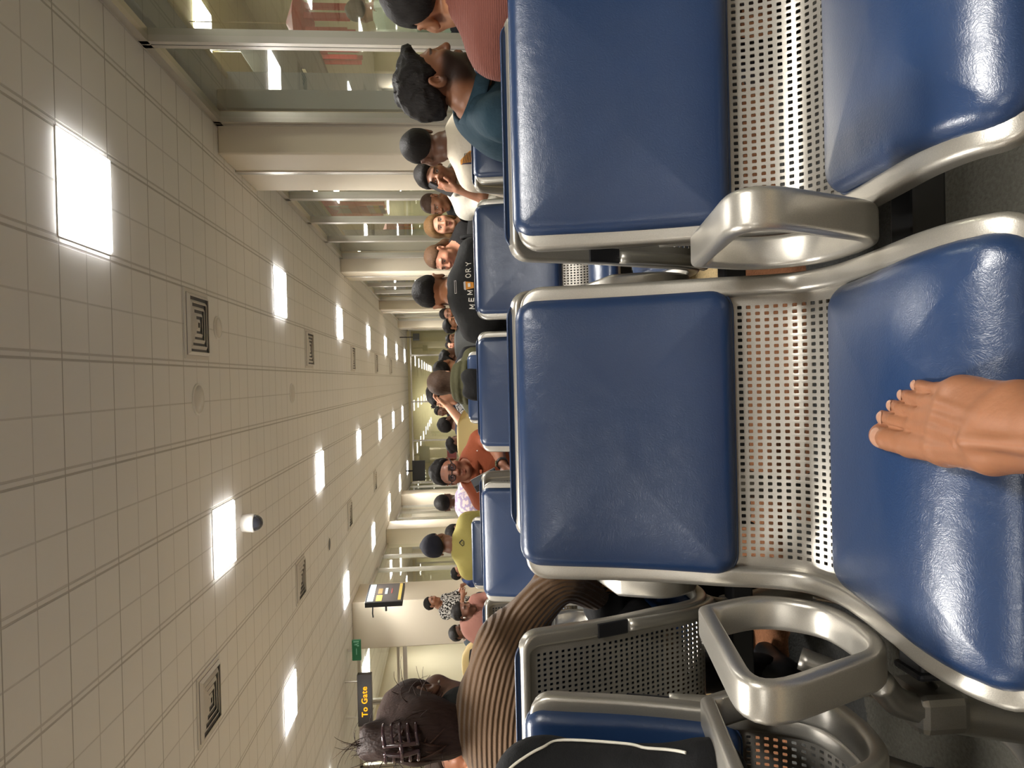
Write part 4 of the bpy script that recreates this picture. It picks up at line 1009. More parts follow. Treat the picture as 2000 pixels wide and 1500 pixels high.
        X, Y, Z = np.meshgrid(*G.ax, indexing='ij'); PP = np.stack([X, Y, Z], -1)
        near = np.abs(w) < .05; pts = PP[near]; disp = wobble(pts, 26, len(PEOPLE)) * .0045 + wobble(pts, 60, len(PEOPLE) + 5) * .0018
        if shirt_fn is not None: disp = disp + shirt_fn(pts, dict(S=S, sh=sh, els=els, wrs=wrs, Rb=Rb))
        w[near] += disp
        V2, Q2 = G.mesh(); so = np_mesh('shirt', V2, Q2, cloth(shirt, kind) if not isinstance(shirt, bpy.types.Material) else shirt, root, None, base)
        if collar == 'polo':
            a = np.linspace(math.radians(-250), math.radians(70), 40); ring = []; cb = MB(); vs = []; fs = []
            for j, t in enumerate(a):
                c_, s_ = math.cos(t), math.sin(t); gap = 1 - math.exp(-((abs((math.degrees(t) + 90 + 180) % 360 - 180) / 22) ** 2))
                for (rr, zz) in ((.066, .040), (.073, .043), (.100, -.004 - .022 * (1 - gap)), (.094, -.010)):
                    vs.append(NB + Rb @ (np.array([rr * c_ * 1.05, rr * s_ * 1.0 + .002, zz + .030 * s_]) * hs) - base)
            for j in range(len(a) - 1):
                for q in range(4): fs.append((j * 4 + q, j * 4 + (q + 1) % 4, (j + 1) * 4 + (q + 1) % 4, (j + 1) * 4 + q))
            fs.append((0, 1, 2, 3)); n = (len(a) - 1) * 4; fs.append((n + 3, n + 2, n + 1, n))
            mesh_obj('collar', vs, fs, cloth(shirt, kind) if not isinstance(shirt, bpy.types.Material) else shirt, so, True)
    if legs:
        lo2 = pelvis - .55; hi2 = pelvis + .55; hi2[2] = pelvis[2] + .3; lo2[2] = 0.02
        if not stand:
            kn = [pelvis + Rb @ np.array([sx * .12, -.40, .0]) for sx in (-1, 1)]; an = [k_ + Rb @ np.array([0, .03, 0]) for k_ in kn]
        else:
            kn = [pelvis + Rb @ np.array([sx * .09, -.02, -.42]) for sx in (-1, 1)]; an = [k_ + Rb @ np.array([sx * .01, .03, 0]) for k_ in kn]
        for a_ in an: a_[2] = .10
        K = Field(*[axis(lo2[d], hi2[d], [], .016, .016) for d in range(3)])
        K.ell(pelvis + Rb @ np.array([0, 0, .02]), np.array([.178, .128, .115]) * hs, Rb, .03)
        for i, sx in ((0, -1), (1, 1)):
            hp = pelvis + Rb @ np.array([sx * .09, -.02, 0]); K.cap(hp, kn[i], .092 * hs, .068 * hs, .04); K.cap(kn[i], an[i], .068 * hs, .055 * hs, .03)
        V3, Q3 = K.mesh(); np_mesh('trousers', V3, Q3, cloth(trousers), root, None, base)
        for i in (0, 1):
            fo = an[i] + Rb @ np.array([0, 0, 0]); K = Field(*[axis(fo[d] - .22 if d < 2 else 0, fo[d] + .22 if d < 2 else .16, [], .014, .014) for d in range(3)])
            t = fo.copy(); t[2] = .045; K.cap(t + Rb @ np.array([0, .04, 0]), t + Rb @ np.array([0, -.12, -.008]), .043, .036, .02); K.cap(t + Rb @ np.array([0, .02, 0]), t + Rb @ np.array([0, .02, .06]), .042, .040, .02)
            V3, Q3 = K.mesh(); np_mesh('shoe', V3, Q3, M['black'], root, None, base)
    if hair:
        for hspec in (hair if isinstance(hair, list) else [hair]): hair_part(root, base, H, Rh, s, res, hspec, len(PEOPLE))
    tag(root, label, 'person', group); PEOPLE.append(root)
    return dict(root=root, base=base, H=H, Rh=Rh, Rb=Rb, s=s, S=S, sh=sh, els=els, wrs=wrs, shirt=so if shirt is not None else None, body=body)
def hairline(front, side, back, temple=None):
    ys = [-.12, -.075, -.045, -.012, .015, .045, .10]; zs = [front, front, (front + side) / 2 if temple is None else temple, side, .026, back * .45, back]
    return lambda y: np.interp(y, ys, zs)
def hair_part(root, base, H, Rh, s, res, sp, seed):
    sp = dict(sp); col = sp['col']; t = sp.get('t', .014); name = sp.get('name', 'hair')
    F = Field(*[axis(H[d] - .22 * s, H[d] + .24 * s, [], max(res, .0035), .01) for d in range(3)])
    hl = hairline(sp.get('front', .068), sp.get('side', -.005), sp.get('back', -.07), sp.get('temple'))
    T = lambda p: H + Rh @ (np.array(p, float) * s)
    cl = lambda q, P: (hl(q[..., 1] / s + .014) - (q[..., 2] / s + .034)) * s * .8
    tap = sp.get('taper', .028)
    F.ell(T((0, .014, .034)), np.array((.074 + t * sp.get('wide', .62), .095 + t, .083 + t * sp.get('top', 1.0))) * s, Rh, .004, 'u', cl, (lambda q: t * s * .95 * (1 - np.clip(-(hl(q[..., 1] / s + .014) - (q[..., 2] / s + .034)) / tap, 0, 1)) ** 1.5))
    for (p, r, k) in sp.get('blobs', []): F.ell(T(p), np.array(r) * s, Rh, k)
    for (a, b, ra, rb, k) in sp.get('caps', []): F.cap(T(a), T(b), ra * s, rb * s, k)
    for (p, r, k) in sp.get('cut', []): F.ell(T(p), np.array(r) * s, Rh, k, 's')
    X, Y, Z = np.meshgrid(*F.ax, indexing='ij'); P = np.stack([X, Y, Z], -1); nb = np.abs(F.F) < .03; pts = P[nb]
    F.F[nb] += wobble(pts, sp.get('nf', 90), seed) * sp.get('na', .004) + wobble(pts, sp.get('nf', 90) * 2.3, seed + 3) * sp.get('na', .004) * .5
    V, Q = F.mesh()
    if len(Q): return np_mesh(name, V, Q, sp['mat'] if 'mat' in sp else hair_mat(col), root, None, base)
def on_surface(o, me_obj, axis_dir, base_off, lift=.002):
    """lay a flat mesh object's vertices onto another mesh along a direction (both in the same parent space)"""
    bv = BVHTree.FromPolygons([tuple(v.co) for v in o.data.vertices], [tuple(p.vertices) for p in o.data.polygons])
    d = Vector(axis_dir).normalized()
    for v in me_obj.data.vertices:
        h = bv.ray_cast(v.co - d * .6, d)
        if h[0] is not None: v.co = h[0] - d * (lift + v.co.dot(d) * 0)
    me_obj.data.update()
# ------------------------------------------------------------------ the people
def lc(r, g, b): return np.array(lin(r, g, b)[:3])
BLK = lc(26, 22, 20); DBR = lc(46, 34, 27)
SK_M, SK_D, SK_L, SK_T = lc(140, 94, 68), lc(102, 67, 49), lc(196, 148, 122), lc(160, 110, 78)
def hd(px, py, Y): return at_y(px, py, Y)
def short(col=BLK, **k): return dict(dict(col=col, t=.013, front=.066, side=-.002, back=-.062), **k)

# man in maroon, top edge
P = hd(832, -6, 1.88); P[2] += 0
person('man with cropped black hair in a ribbed maroon shirt at the top edge', P, 1.0, 180, 172, 0, skin=SK_T, shirt=lin(116, 70, 60), kind='rib', hair=short(t=.010, back=-.045, na=.0025), res=.004, sleeve=.9, sw=.165, bulk=1.02, neckline=.07, neckdrop=-.05,
       pelvis=(P[0] + .04, 1.66, .57))
# man in teal, profile
P = hd(853, 160, 2.36)
r = person('bearded man in a dark teal collared shirt seen in profile', P, 1.02, 55, 80, 4, skin=lc(134, 88, 60), shirt=lin(36, 58, 70), hair=short(t=.020, front=.062, na=.0095, nf=105, top=1.25, side=-.012, back=-.058, blobs=[((.0, -.070, .100), (.050, .034, .022), .02)]), beard=(BLK, .93), res=.0038, sleeve=1.0, sw=.17, collar='polo',
       pelvis=(P[0] - .08, 2.70, .57))
# white tiger shirt
P = hd(832, 288, 3.4)
r3 = person('man with cropped hair in a white shirt with an orange striped print on the back', P, .98, 180, 186, 6, skin=SK_D, shirt=lin(222, 210, 190), hair=short(t=.011, back=-.055, na=.002), res=.005, sleeve=.55, sw=.17, neckline=.07, neckdrop=.0, pelvis=(P[0], 3.36, .57), arms=[None, None])
# man on the phone
P = hd(850, 344, 4.2)
s_ = .95
ph = P + np.array([-.085, -.035, -.03])
r4 = person('dark haired man holding a phone to his ear behind the white shirt', P, s_, 8, -16, 8, 10, skin=SK_M, shirt=lin(196, 190, 176), hair=short(t=.018, front=.06, na=.003, wide=.9), res=.0042, sleeve=.6,
            arms=[dict(el=P + np.array([-.17, -.10, -.34]), wr=P + np.array([-.105, -.11, -.13]), hd=(.22, .25, .9), hn=(.9, .3, -.2), curl=.6, fine=1, hside=1), None])
t = empty('smartphone', ph); t.rotation_euler = (.25, .35, .2)
MB().box((-.006, -.036, -.074), (.004, .036, .074)).build('case', M['black'], t, bevel=.004); MB().box((-.0085, -.034, .03), (-.006, -.004, .07)).build('camera_bump', simple('camera glass', lin(80, 80, 84), .15), t, bevel=.002)
tag(t, 'black smartphone held to the ear of the man behind the white shirt', 'phone')
# bald man
P = hd(849, 398, 6.25)
person('balding man in a black shirt with a white stripe looking down', P, 1.06, -35, -52, 16, skin=SK_M, shirt=lin(34, 34, 36), hair=dict(col=lc(70, 52, 42), t=.003, front=.02, side=.0, back=-.06, temple=.01, na=.0008), res=.0055, sleeve=.6)
# two women
P = hd(860, 441, 5.35)
fh = dict(col=lc(128, 96, 62), t=.016, front=.058, side=-.09, back=-.13, temple=.02, wide=1.3, na=.003, blobs=[((.066, .02, -.06), (.026, .05, .085), .02), ((-.066, .02, -.06), (.026, .05, .085), .02), ((0, .07, -.06), (.07, .045, .09), .03)])
person('fair haired woman in a black top looking at the viewer', P, .96, 6, 0, 6, skin=lc(214, 158, 128), shirt=lin(28, 27, 28), hair=fh, sex='f', res=.0042, sleeve=.5, neckline=.09, sw=.15, lips=lc(170, 90, 84))
P = hd(862, 502, 4.9)
pony = dict(col=lc(98, 72, 52), t=.010, front=.062, side=.005, back=-.07, na=.002, caps=[((0, .11, .0), (0, .15, -.08), .030, .03, .02), ((0, .15, -.08), (.02, .12, -.2), .03, .018, .02)])
person('woman with a long brown ponytail looking down to the left', P, .95, -15, -48, 18, skin=lc(206, 146, 118), shirt=lin(34, 32, 32), hair=pony, sex='f', res=.0042, sleeve=.5, sw=.15, neckline=.085)
# MEMORY shirt
P = hd(857, 569, 3.36)
r8 = person('man in a black T-shirt that reads MEMORY with a paper cup print', P, .98, 180, 172, 24, skin=lc(158, 106, 74), shirt=lin(36, 35, 34), hair=short(t=.012, back=-.02, side=.01, na=.003, front=.06), beard=(BLK, .7), res=.0042, sleeve=.55, sw=.178, bulk=1.05, neckline=.068, pelvis=(P[0] - .02, 3.37, .57), neckdrop=-.035)
# far people, right of centre
FAR = [
 ('bearded man in cream at the far right facing the viewer', 876, 613, 10.6, 0, 0, SK_M, lin(206, 194, 150), dict(), (BLK, .95), 1.1),
 ('person with black hair bending to the right, dark clothes, far back', 884, 634, 8.3, 120, 60, SK_T, lin(30, 30, 36), dict(t=.02), None, .9),
 ('person in navy with dark hair looking down, far back beside the grey shells', 884, 661, 12.5, 20, 10, SK_M, lin(28, 30, 38), dict(), None, 1.0),
 ('fair skinned man with cropped hair far back', 881, 674, 14.0, -10, 0, lc(214, 150, 124), lin(120, 84, 66), dict(t=.006), None, 1.0),
 ('person with thick black hair turned right, far back', 882, 698, 7.4, 100, 110, SK_D, lin(40, 40, 44), dict(t=.02, na=.007), None, 1.0),
 ('person in a black cap behind the olive hood', 872, 719, 6.6, 150, 160, SK_T, lin(44, 44, 48), dict(t=.014), None, .98),
 ('man in dark blue standing far down the hall', 861, 803, 13.0, -20, -30, SK_D, lin(40, 46, 58), dict(t=.010), None, 1.0),
 ('person with a round black cap left of the raised forearm', 876, 828, 8.0, 170, 150, SK_D, lin(58, 62, 76), dict(t=.016), None, 1.0),
 ('person with black hair in a bun before the maroon board', 890, 866, 8.8, 120, 110, SK_D, lin(206, 196, 170), dict(t=.02, na=.006, blobs=[((0, .10, .05), (.04, .04, .04), .02)]), None, .95),
 ('person with black hair in blue at the left glazing', 896, 1118, 11.0, 70, 80, SK_M, lin(52, 66, 104), dict(t=.016), None, 1.0),
]
for lab, px, py, Y, yb, yh, sk, sh_, hk, bd, hs in FAR:
    person(lab, hd(px, py, Y), hs, yb, yh, 4, skin=sk, shirt=sh_, hair=short(**hk), beard=bd, res=.0078, sleeve=.6, torso_res=.016, stand=('standing' in lab), group=None)
# olive hood
P = hd(870, 747, 5.1)
lng = dict(col=lc(78, 60, 48), t=.016, front=.03, side=-.10, back=-.15, temple=-.02, wide=1.1, na=.003, nf=60, blobs=[((0, .055, -.07), (.082, .062, .10), .03)])
hoodf = None
r11 = person('person with long brown hair and an olive hooded top seen from behind', P, 1.02, 180, 176, 0, skin=SK_L, shirt=lin(74, 72, 50), hair=lng, sex='f', res=.005, sleeve=1.0, sw=.175, bulk=1.05)
G = Field(*[axis(r11['S'][d] - .3, r11['S'][d] + .3, [], .009, .009) for d in range(3)])
Sx = r11['S']
for k_, (rr, zz, yy) in enumerate(((.115, .075, -.05), (.13, .045, -.055), (.15, .0, -.05))):
    an = np.linspace(0, 2 * np.pi, 25); ring = np.stack([Sx[0] + rr * np.cos(an), Sx[1] + yy + .045 + rr * .85 * np.sin(an), Sx[2] + zz + .012 - .03 * np.sin(an)], 1)
    for i in range(24): G.cap(ring[i], ring[i + 1], .024, .024, .012)
V_, Q_ = G.mesh(); np_mesh('hood', V_, Q_, cloth(lin(74, 72, 50)), r11['root'], None, r11['base'])
# patterned shirt and raised forearm
P = hd(863, 771, 6.4); el = at_y(914, 838, 6.1); wr = at_y(872, 790, 6.15)
r12 = person('person in a black and white patterned shirt resting chin on a raised hand', P, 1.1, -20, -75, 6, skin=lc(206, 152, 122), shirt=lin(170, 166, 160), kind='patches', hair=short(t=.016, front=.05), res=.0055, sw=.2, sleeve=.52, arms=[dict(el=el, wr=wr, hd=(.5, .1, .8), hn=(.5, -.2, -.5), curl=.8, fine=1), None], bulk=1.15)
Rh, H, s_ = r12['Rh'], r12['H'], r12['s']
mb = MB()
for sx in (-1, 1): mb.lathe([(.024, -.002), (.026, 0), (.024, .002)], 20, (0, 0, 0))
gl = empty('tmp'); bpy.data.objects.remove(gl)
def glasses(r, mat, lens, up=0.0, name='glasses', rl=.024):
    Rh, H, s_, b = r['Rh'], r['H'], r['s'], r['base']; T = lambda p: H + Rh @ (np.array(p) * s_) - b
    mb = MB(); ml = MB()
    for sx in (-1, 1):
        a = np.linspace(0, 2 * np.pi, 24, endpoint=False)
        loop = np.array([T((sx * .033 + rl * math.cos(t), -.100 + .012 * abs(math.cos(t)) * (1 if math.cos(t) * sx > 0 else 0), .003 + up + rl * .82 * math.sin(t))) for t in a])
        mb.tube(loop, .0024 * s_, 6, closed=True); n0 = len(ml.v); c = loop.mean(0); ml.add(list(loop) + [c], [(i, (i + 1) % 24, 24) for i in range(24)])
        mb.tube([T((sx * .057, -.09, .006 + up)), T((sx * .079, -.04, .010 + up)), T((sx * .082, .01, .010 + up))], .0028 * s_, 6)
    mb.tube([T((-.011, -.105, .006 + up)), T((0, -.110, .009 + up)), T((.011, -.105, .006 + up))], .0024 * s_, 6)
    o = mb.build(name, mat, r['root'], True); ml.build('lens', lens, o, True); return o
M['smoke'] = simple('smoked lens', lin(30, 28, 34), .1, coat=.5)
glasses(r12, M['black'], M['smoke'], .075, 'sunglasses', .028)
# orange polo
P = hd(880, 921, 4.46)
el_l, wr_l = at_y(968, 868, 4.30), at_y(981, 905, 4.02)
el_r, wr_r = at_y(985, 992, 4.34), at_y(1000, 962, 4.0)
r15 = person('man in an orange polo shirt and glasses holding a phone', P, 1.04, 3, 3, 8, skin=lc(140, 92, 70), shirt=lin(134, 68, 42), hair=short(t=.018, front=.075, na=.005, nf=80, side=.0), res=.0038, sleeve=.55, sw=.185, bulk=1.12, collar='polo', pelvis=(P[0], 4.66, .57), torso_res=.011,
            arms=[dict(el=el_r, wr=wr_r, hd=(.28, -.1, .5), hn=(.3, .9, .1), fine=1, curl=.7), dict(el=el_l, wr=wr_l, hd=(-1, -.3, -.25), hn=(0, .3, -1), fine=1, curl=.5)])
fr = glass_mat('spectacle lens', (.72, .68, .72, 1), .08, .5)
glasses(r15, M['black'], fr, 0.0, 'glasses', .0215)
c = at_y(948, 938, 3.90); t = empty('smartphone', c); t.rotation_euler = (-.30, -.45, .15)
MB().box((-.038, -.004, -.076), (.038, .006, .076)).build('case', M['black'], t, bevel=.005); MB().box((-.0395, .004, -.077), (.0395, .0065, .077)).build('edge', M['alu'], t, bevel=.001); MB().box((-.034, -.0065, .02), (-.004, -.004, .07)).build('camera_bump', M['smoke'], t, bevel=.003)
tag(t, 'black smartphone held up by the man in the orange polo', 'phone')
w0 = wr_l - r15['base']; dv = (wr_l - el_l) / np.linalg.norm(wr_l - el_l); a = np.linspace(0, 2 * np.pi, 20, endpoint=False); u_ = np.cross(dv, [0, 0, 1]); u_ /= np.linalg.norm(u_); v_ = np.cross(dv, u_)
mb = MB(); mb.sweep(np.array([w0 + .033 * (u_ * math.cos(t) + v_ * math.sin(t)) for t in a]), np.array([u_ * math.cos(t) + v_ * math.sin(t) for t in a]), dv, rrect(.004, .024, .001, 3), closed=True); wt = mb.build('watch_strap', M['black'], r15['root'])
top = w0 - v_ * .036 if v_[1] > 0 else w0 + v_ * .036
MB().lathe([(.017, -.004), (.018, 0), (.016, .005)], 20, tuple(top)).build('watch_dial', simple('watch face', lin(90, 84, 60), .2), wt)
# backs on the left
P = hd(873, 981, 6.6)
person('dark skinned man seen from behind in a lilac and white patterned shirt', P, .98, 180, 182, 0, skin=lc(100, 68, 52), shirt=lin(196, 178, 172), kind='floral', hair=short(t=.010, back=-.04, na=.001), res=.006, sleeve=.6)
P = at_y(893, 1040, 7.2)
person('person in a beige striped shirt bending over behind the yellow shirt', P, .95, 150, 160, 50, skin=SK_D, shirt=lin(196, 178, 152), kind='stripes', hair=short(), res=.0075, sleeve=.6, pelvis=at_y(985, 1005, 7.2), sw=.2, bulk=1.1)
P = hd(857, 1064, 5.35)
cap_sp = dict(col=lc(38, 38, 46), t=.022, front=.02, side=.0, back=-.055, temple=.0, na=.0008, wide=.75, name='cap', mat=cloth(lin(38, 38, 48)), blobs=[((0, .014, .128), (.02, .02, .016), .02)])
r18 = person('man in a yellow T-shirt and dark cap seen from behind', P, 1.0, 180, 176, 0, skin=lc(122, 82, 62), shirt=lin(164, 152, 86), hair=cap_sp, res=.005, sleeve=.6, sw=.185, bulk=1.1, neckline=.07, neckdrop=-.01)
# standing man and the group on the left
P = at_y(844, 1177, 10.6)
person('standing man in a white and black patterned shirt before the left pier', P, 1.0, 65, 70, 10, skin=SK_M, shirt=lin(190, 186, 180), kind='leopard', hair=short(t=.016), res=.0075, stand=True, sleeve=.55, pelvis=P + np.array([-.05, .0, -.72]))
P = hd(905, 1194, 7.3)
r21 = person('woman in a dusty pink top with white earbud looking down', P, 1.0, 35, 62, 22, skin=lc(112, 76, 60), shirt=lin(150, 104, 92), hair=short(t=.012, na=.004), res=.006, sleeve=.7, sw=.18, bulk=1.15, sex='f', neckdrop=-.07, pelvis=at_y(960, 1238, 7.3))
e = r21['H'] + r21['Rh'] @ (np.array([-.086, .0, -.006]) * r21['s']) - r21['base']; MB().lathe([(.004, -.02), (.008, 0), (.004, .01)], 10, tuple(e)).build('earbud', M['white_frame'], r21['root'], True)
P = hd(898, 1235, 8.4)
person('person with black hair leaning behind the dusty pink top', P, 1.0, 60, 60, 12, skin=SK_D, shirt=lin(52, 58, 62), hair=short(t=.02), res=.0075, sleeve=.6)
# man at the bottom edge beyond the ribbed sweater
P = at_y(884, 1496, 3.35)
person('man at the bottom left edge with a hand at his chin, beyond the ribbed sweater', P, 1.0, 70, 78, 4, skin=lc(168, 112, 82), shirt=lin(40, 40, 44), hair=short(col=lc(60, 46, 38), t=.016, na=.006), res=.0055, sleeve=1.0, pelvis=(P[0] + .02, 3.58, .57),
       arms=[None, dict(el=P + np.array([.16, -.12, -.36]), wr=P + np.array([.10, -.14, -.17]), hd=(-.3, .3, .9), hn=(-.8, .5, 0), curl=.7, fine=1)])
# person behind the glass
P = at_x(706, 22, XR + .62)
person('person in a pale mint shirt standing behind the right glazing', P, 1.0, 170, 170, 0, skin=SK_M, shirt=lin(176, 190, 168), hair=short(), res=.0075, stand=True, sleeve=.9, pelvis=P + np.array([0, .02, -.74]), sw=.19)
# ------------------------------------------------------------------ woman in the ribbed sweater
P = at_y(838, 1393, 1.80)
rib_c = lin(88, 65, 43)
shL, shR = None, None
def rib_fn(pts, d):
    """raised ribs that run along the shoulder line and down the sleeve"""
    S, els, wrs, sh = d['S'], d['els'], d['wrs'], d['sh']
    line = np.array([wrs[0], els[0], sh[0] + [0, 0, -.01], S + [0, 0, .02], sh[1] + [0, 0, -.01], els[1], wrs[1]])[:, [0, 2]]; line = catmull(line, 6)
    p = pts[:, [0, 2]]; best = np.full(len(p), 9.0); sg = np.ones(len(p))
    if line[0, 0] > line[-1, 0]: line = line[::-1]
    for a, b in zip(line[:-1], line[1:]):
        ab = b - a; t = np.clip(((p - a) @ ab) / max(ab @ ab, 1e-9), 0, 1); dv = p - a - t[:, None] * ab; dd = np.sqrt((dv * dv).sum(1)); m = dd < best
        best = np.where(m, dd, best); sg = np.where(m, np.sign(ab[1] * dv[:, 0] - ab[0] * dv[:, 1] + 1e-12), sg)
    dist = best * sg + .07
    lo = .185
    w = 1 / (1 + np.exp((dist - lo) / .012))
    return dist, w
elR = at_y(1095, 1130, 1.74); shd = at_y(968, 1225, 1.77)
hairc = lc(52, 36, 30)
wsp = dict(col=hairc, t=.020, front=.06, side=-.03, back=-.10, na=.004, nf=55, wide=1.0,
           blobs=[((0, .085, -.045), (.072, .050, .075), .03), ((0, .098, .03), (.066, .048, .075), .03), ((.008, .095, .105), (.042, .040, .055), .03), ((.03, .085, .15), (.030, .026, .030), .025), ((-.022, .09, .14), (.022, .02, .03), .02), ((-.045, .075, .0), (.045, .05, .06), .02)])
r23 = person('woman in a ribbed brown sweater with hair clipped up, seen from behind', P, .97, 178, 173, 2, 3, skin=lc(104, 70, 52), shirt=rib_c, hair=wsp, sex='f', res=.005, sleeve=1.0, sw=.20, bulk=1.2, collar='none', neckline=.066,
             shirt_fn=None, torso_res=.005, pelvis=(P[0] + .06, 1.66, .535), arms=[dict(el=elR, wr=at_y(1185, 1165, 1.86), curl=.6), None], trousers=lin(20, 19, 20))
b23 = r23['base']
sv = np.array([v.co for v in r23['shirt'].data.vertices]) + b23; rd, rw_ = rib_fn(sv, r23)
ca = r23['shirt'].data.color_attributes.new('Rib', 'FLOAT_COLOR', 'POINT'); ca.data.foreach_set('color', np.stack([rd, rw_, 0 * rd, 1 + 0 * rd], 1).astype(np.float32).ravel())
r23['shirt'].data.materials.clear(); r23['shirt'].data.materials.append(rib_mat(rib_c))
# black high collar under the sweater
G = Field(*[axis(P[d] - .22, P[d] + .22, [], .006, .006) for d in range(3)]); n0 = r23['H'] + r23['Rh'] @ np.array([0, .035, -.075]); n1 = r23['S'] + np.array([0, 0, .0])
G.cap(n0 + np.array([0, .008, -.012]), n1 + np.array([0, .008, -.01]), .072, .092, .01); V_, Q_ = G.mesh(); np_mesh('high_collar', V_, Q_, cloth(lin(30, 30, 29)), r23['root'], None, b23)
# loose strands
rw = np.random.default_rng(4); mb = MB(); T23 = lambda p: r23['H'] + r23['Rh'] @ (np.array(p) * r23['s']) - b23
for i in range(70):
    k = i % 3
    if k == 0: a = np.array([rw.uniform(-.03, .05), .09, .15 + rw.uniform(-.03, .02)]); d = np.array([rw.uniform(-1, 1), rw.uniform(-.3, .5), rw.uniform(.2, 1)])
    elif k == 1: a = np.array([rw.choice([-1, 1]) * .075, rw.uniform(0, .08), rw.uniform(-.02, .09)]); d = np.array([np.sign(a[0]) * rw.uniform(.3, 1), rw.uniform(-.4, .4), rw.uniform(-.3, .9)])
    else: a = np.array([rw.uniform(-.07, .07), .10, rw.uniform(-.10, .12)]); d = np.array([rw.uniform(-.5, .5), rw.uniform(.05, .5), rw.uniform(-.6, .8)])
    d /= np.linalg.norm(d); ln = rw.uniform(.04, .11); bend = rw.normal(size=3) * .5
    pts = []; p = a.copy(); v = d.copy()
    for j in range(8): pts.append(T23(p)); p = p + v * ln / 7; v = v + bend / 7 + np.array([0, 0, -.12]); v /= np.linalg.norm(v)
    mb.tube(pts, np.linspace(.0011, .0004, 8), 5)
mb.build('loose_strands', hair_mat(hairc), r23['root'], True)
# smooth hair locks drawn up towards the clip
mb = MB()
for i in range(60):
    t0 = rw.uniform(-1.5, 1.5); z0 = rw.uniform(-.07, .06); a = np.array([.082 * math.sin(t0) * 1.05, .03 + .11 * math.cos(t0) * .95, z0]); e = np.array([rw.uniform(-.03, .03), .140 + rw.uniform(-.01, .006), .045 + rw.uniform(-.04, .05)])
    m_ = (a + e) / 2 + np.array([a[0] * .10, .016, -.005]); pts = [T23((1 - t) ** 2 * a + 2 * t * (1 - t) * m_ + t * t * e) for t in np.linspace(0, 1, 9)]
    mb.tube(pts, np.interp(np.linspace(0, 1, 9), [0, .5, 1], [.0012, .0034, .0014]), 5)
mb.build('hair_locks', hair_mat(lc(66, 44, 34)), r23['root'], True)
# claw clip
cl = MB(); cc = np.array([-.012, .150, .055]); M['clip'] = simple('tortoise clip', lin(70, 48, 52), .16, coat=.8)
for sx in (-1, 1):
    spine = [T23(cc + np.array([sx * .010, .006, -.042 + .0])), T23(cc + np.array([sx * .014, .012, 0])), T23(cc + np.array([sx * .010, .006, .044]))]; cl.tube(catmull(spine, 6), .0055, 8)
    for j in range(5):
        z = -.040 + j * .02; cl.tube(catmull([T23(cc + np.array([sx * .012, .010, z])), T23(cc + np.array([sx * .034, .004, z + .003])), T23(cc + np.array([sx * .046, -.018, z + .005])), T23(cc + np.array([sx * .040, -.04, z + .006]))], 5), np.linspace(.0045, .003, 16), 8)
cl.tube([T23(cc + np.array([-.018, .014, 0])), T23(cc + np.array([.018, .014, 0]))], .005, 8); cl.build('hair_clip', M['clip'], r23['root'], True)
for sx in (-1, 1): MB().lathe([(.001, 0), (.0055, .002), (.001, .006)], 10, tuple(T23((sx * .086, .0, -.036)))).build('earring', M['alu'], r23['root'], True)

# ------------------------------------------------------------------ person in black in the nearest row
P = np.array([-.83, 1.02, 1.075])
skB = lc(104, 66, 46)
r25 = person('person in a black raglan shirt with white piping at the bottom edge', P, .97, 0, -10, 4, skin=skB, shirt=lin(24, 24, 25), hair=short(), res=.006, sleeve=.60, sw=.20, bulk=1.1, torso_res=.009, pelvis=(-.80, .98, .545), trousers=lin(18, 18, 20),
             arms=[None, dict(el=(-.565, .955, .655), wr=(-.67, .76, .63))])
# white piping on the sleeve
bv = BVHTree.FromPolygons([tuple(v.co) for v in r25['shirt'].data.vertices], [tuple(p.vertices) for p in r25['shirt'].data.polygons])
b25 = r25['base']; pip = []
for (px, py) in ((985, 1520), (1000, 1500), (1030, 1478), (1060, 1462), (1100, 1448), (1140, 1444), (1180, 1449), (1220, 1455), (1260, 1463), (1300, 1466), (1325, 1469), (1341, 1472)):
    d = ray(px, py); d = d / np.linalg.norm(d); h = bv.ray_cast(Vector(CAM - b25), Vector(d))
    if h[0] is not None: pip.append(np.array(h[0]) + np.array(h[1]) * .002 if np.dot(np.array(h[1]), d) < 0 else np.array(h[0]) - np.array(h[1]) * .002)
print('PIPING', len(pip))
if len(pip) > 2: MB().tube(catmull(pip, 6), .0022, 8).build('piping', simple('white piping', lin(225, 220, 205), .6), r25['root'], True)

# ------------------------------------------------------------------ writing and prints on the shirts
def stick(o, r, d, lift=.003):
    so = r['shirt']; bv = BVHTree.FromPolygons([tuple(v.co) for v in so.data.vertices], [tuple(p.vertices) for p in so.data.polygons]); d = Vector(d); mw = o.matrix_basis.copy()
    for v in o.data.vertices:
        c = mw @ v.co; h = bv.ray_cast(c - d * .5, d)
        v.co = (h[0] - d * lift) if h[0] is not None else c
    o.matrix_basis = Matrix.Identity(4); o.data.update()
def subdiv(o, n=2):
    import bmesh
    bm = bmesh.new(); bm.from_mesh(o.data); bmesh.ops.triangulate(bm, faces=bm.faces)
    for _ in range(n): bmesh.ops.subdivide_edges(bm, edges=[e for e in bm.edges if e.calc_length() > .012], cuts=1, use_grid_fill=False)
    bm.to_mesh(o.data); bm.free()
M['print_white'] = simple('white print', lin(228, 222, 208), .7); M['print_black'] = simple('black print', lin(24, 24, 24), .7); M['print_orange'] = simple('orange print', lin(214, 140, 48), .7); M['print_pale'] = simple('pale print', lin(196, 186, 180), .7)
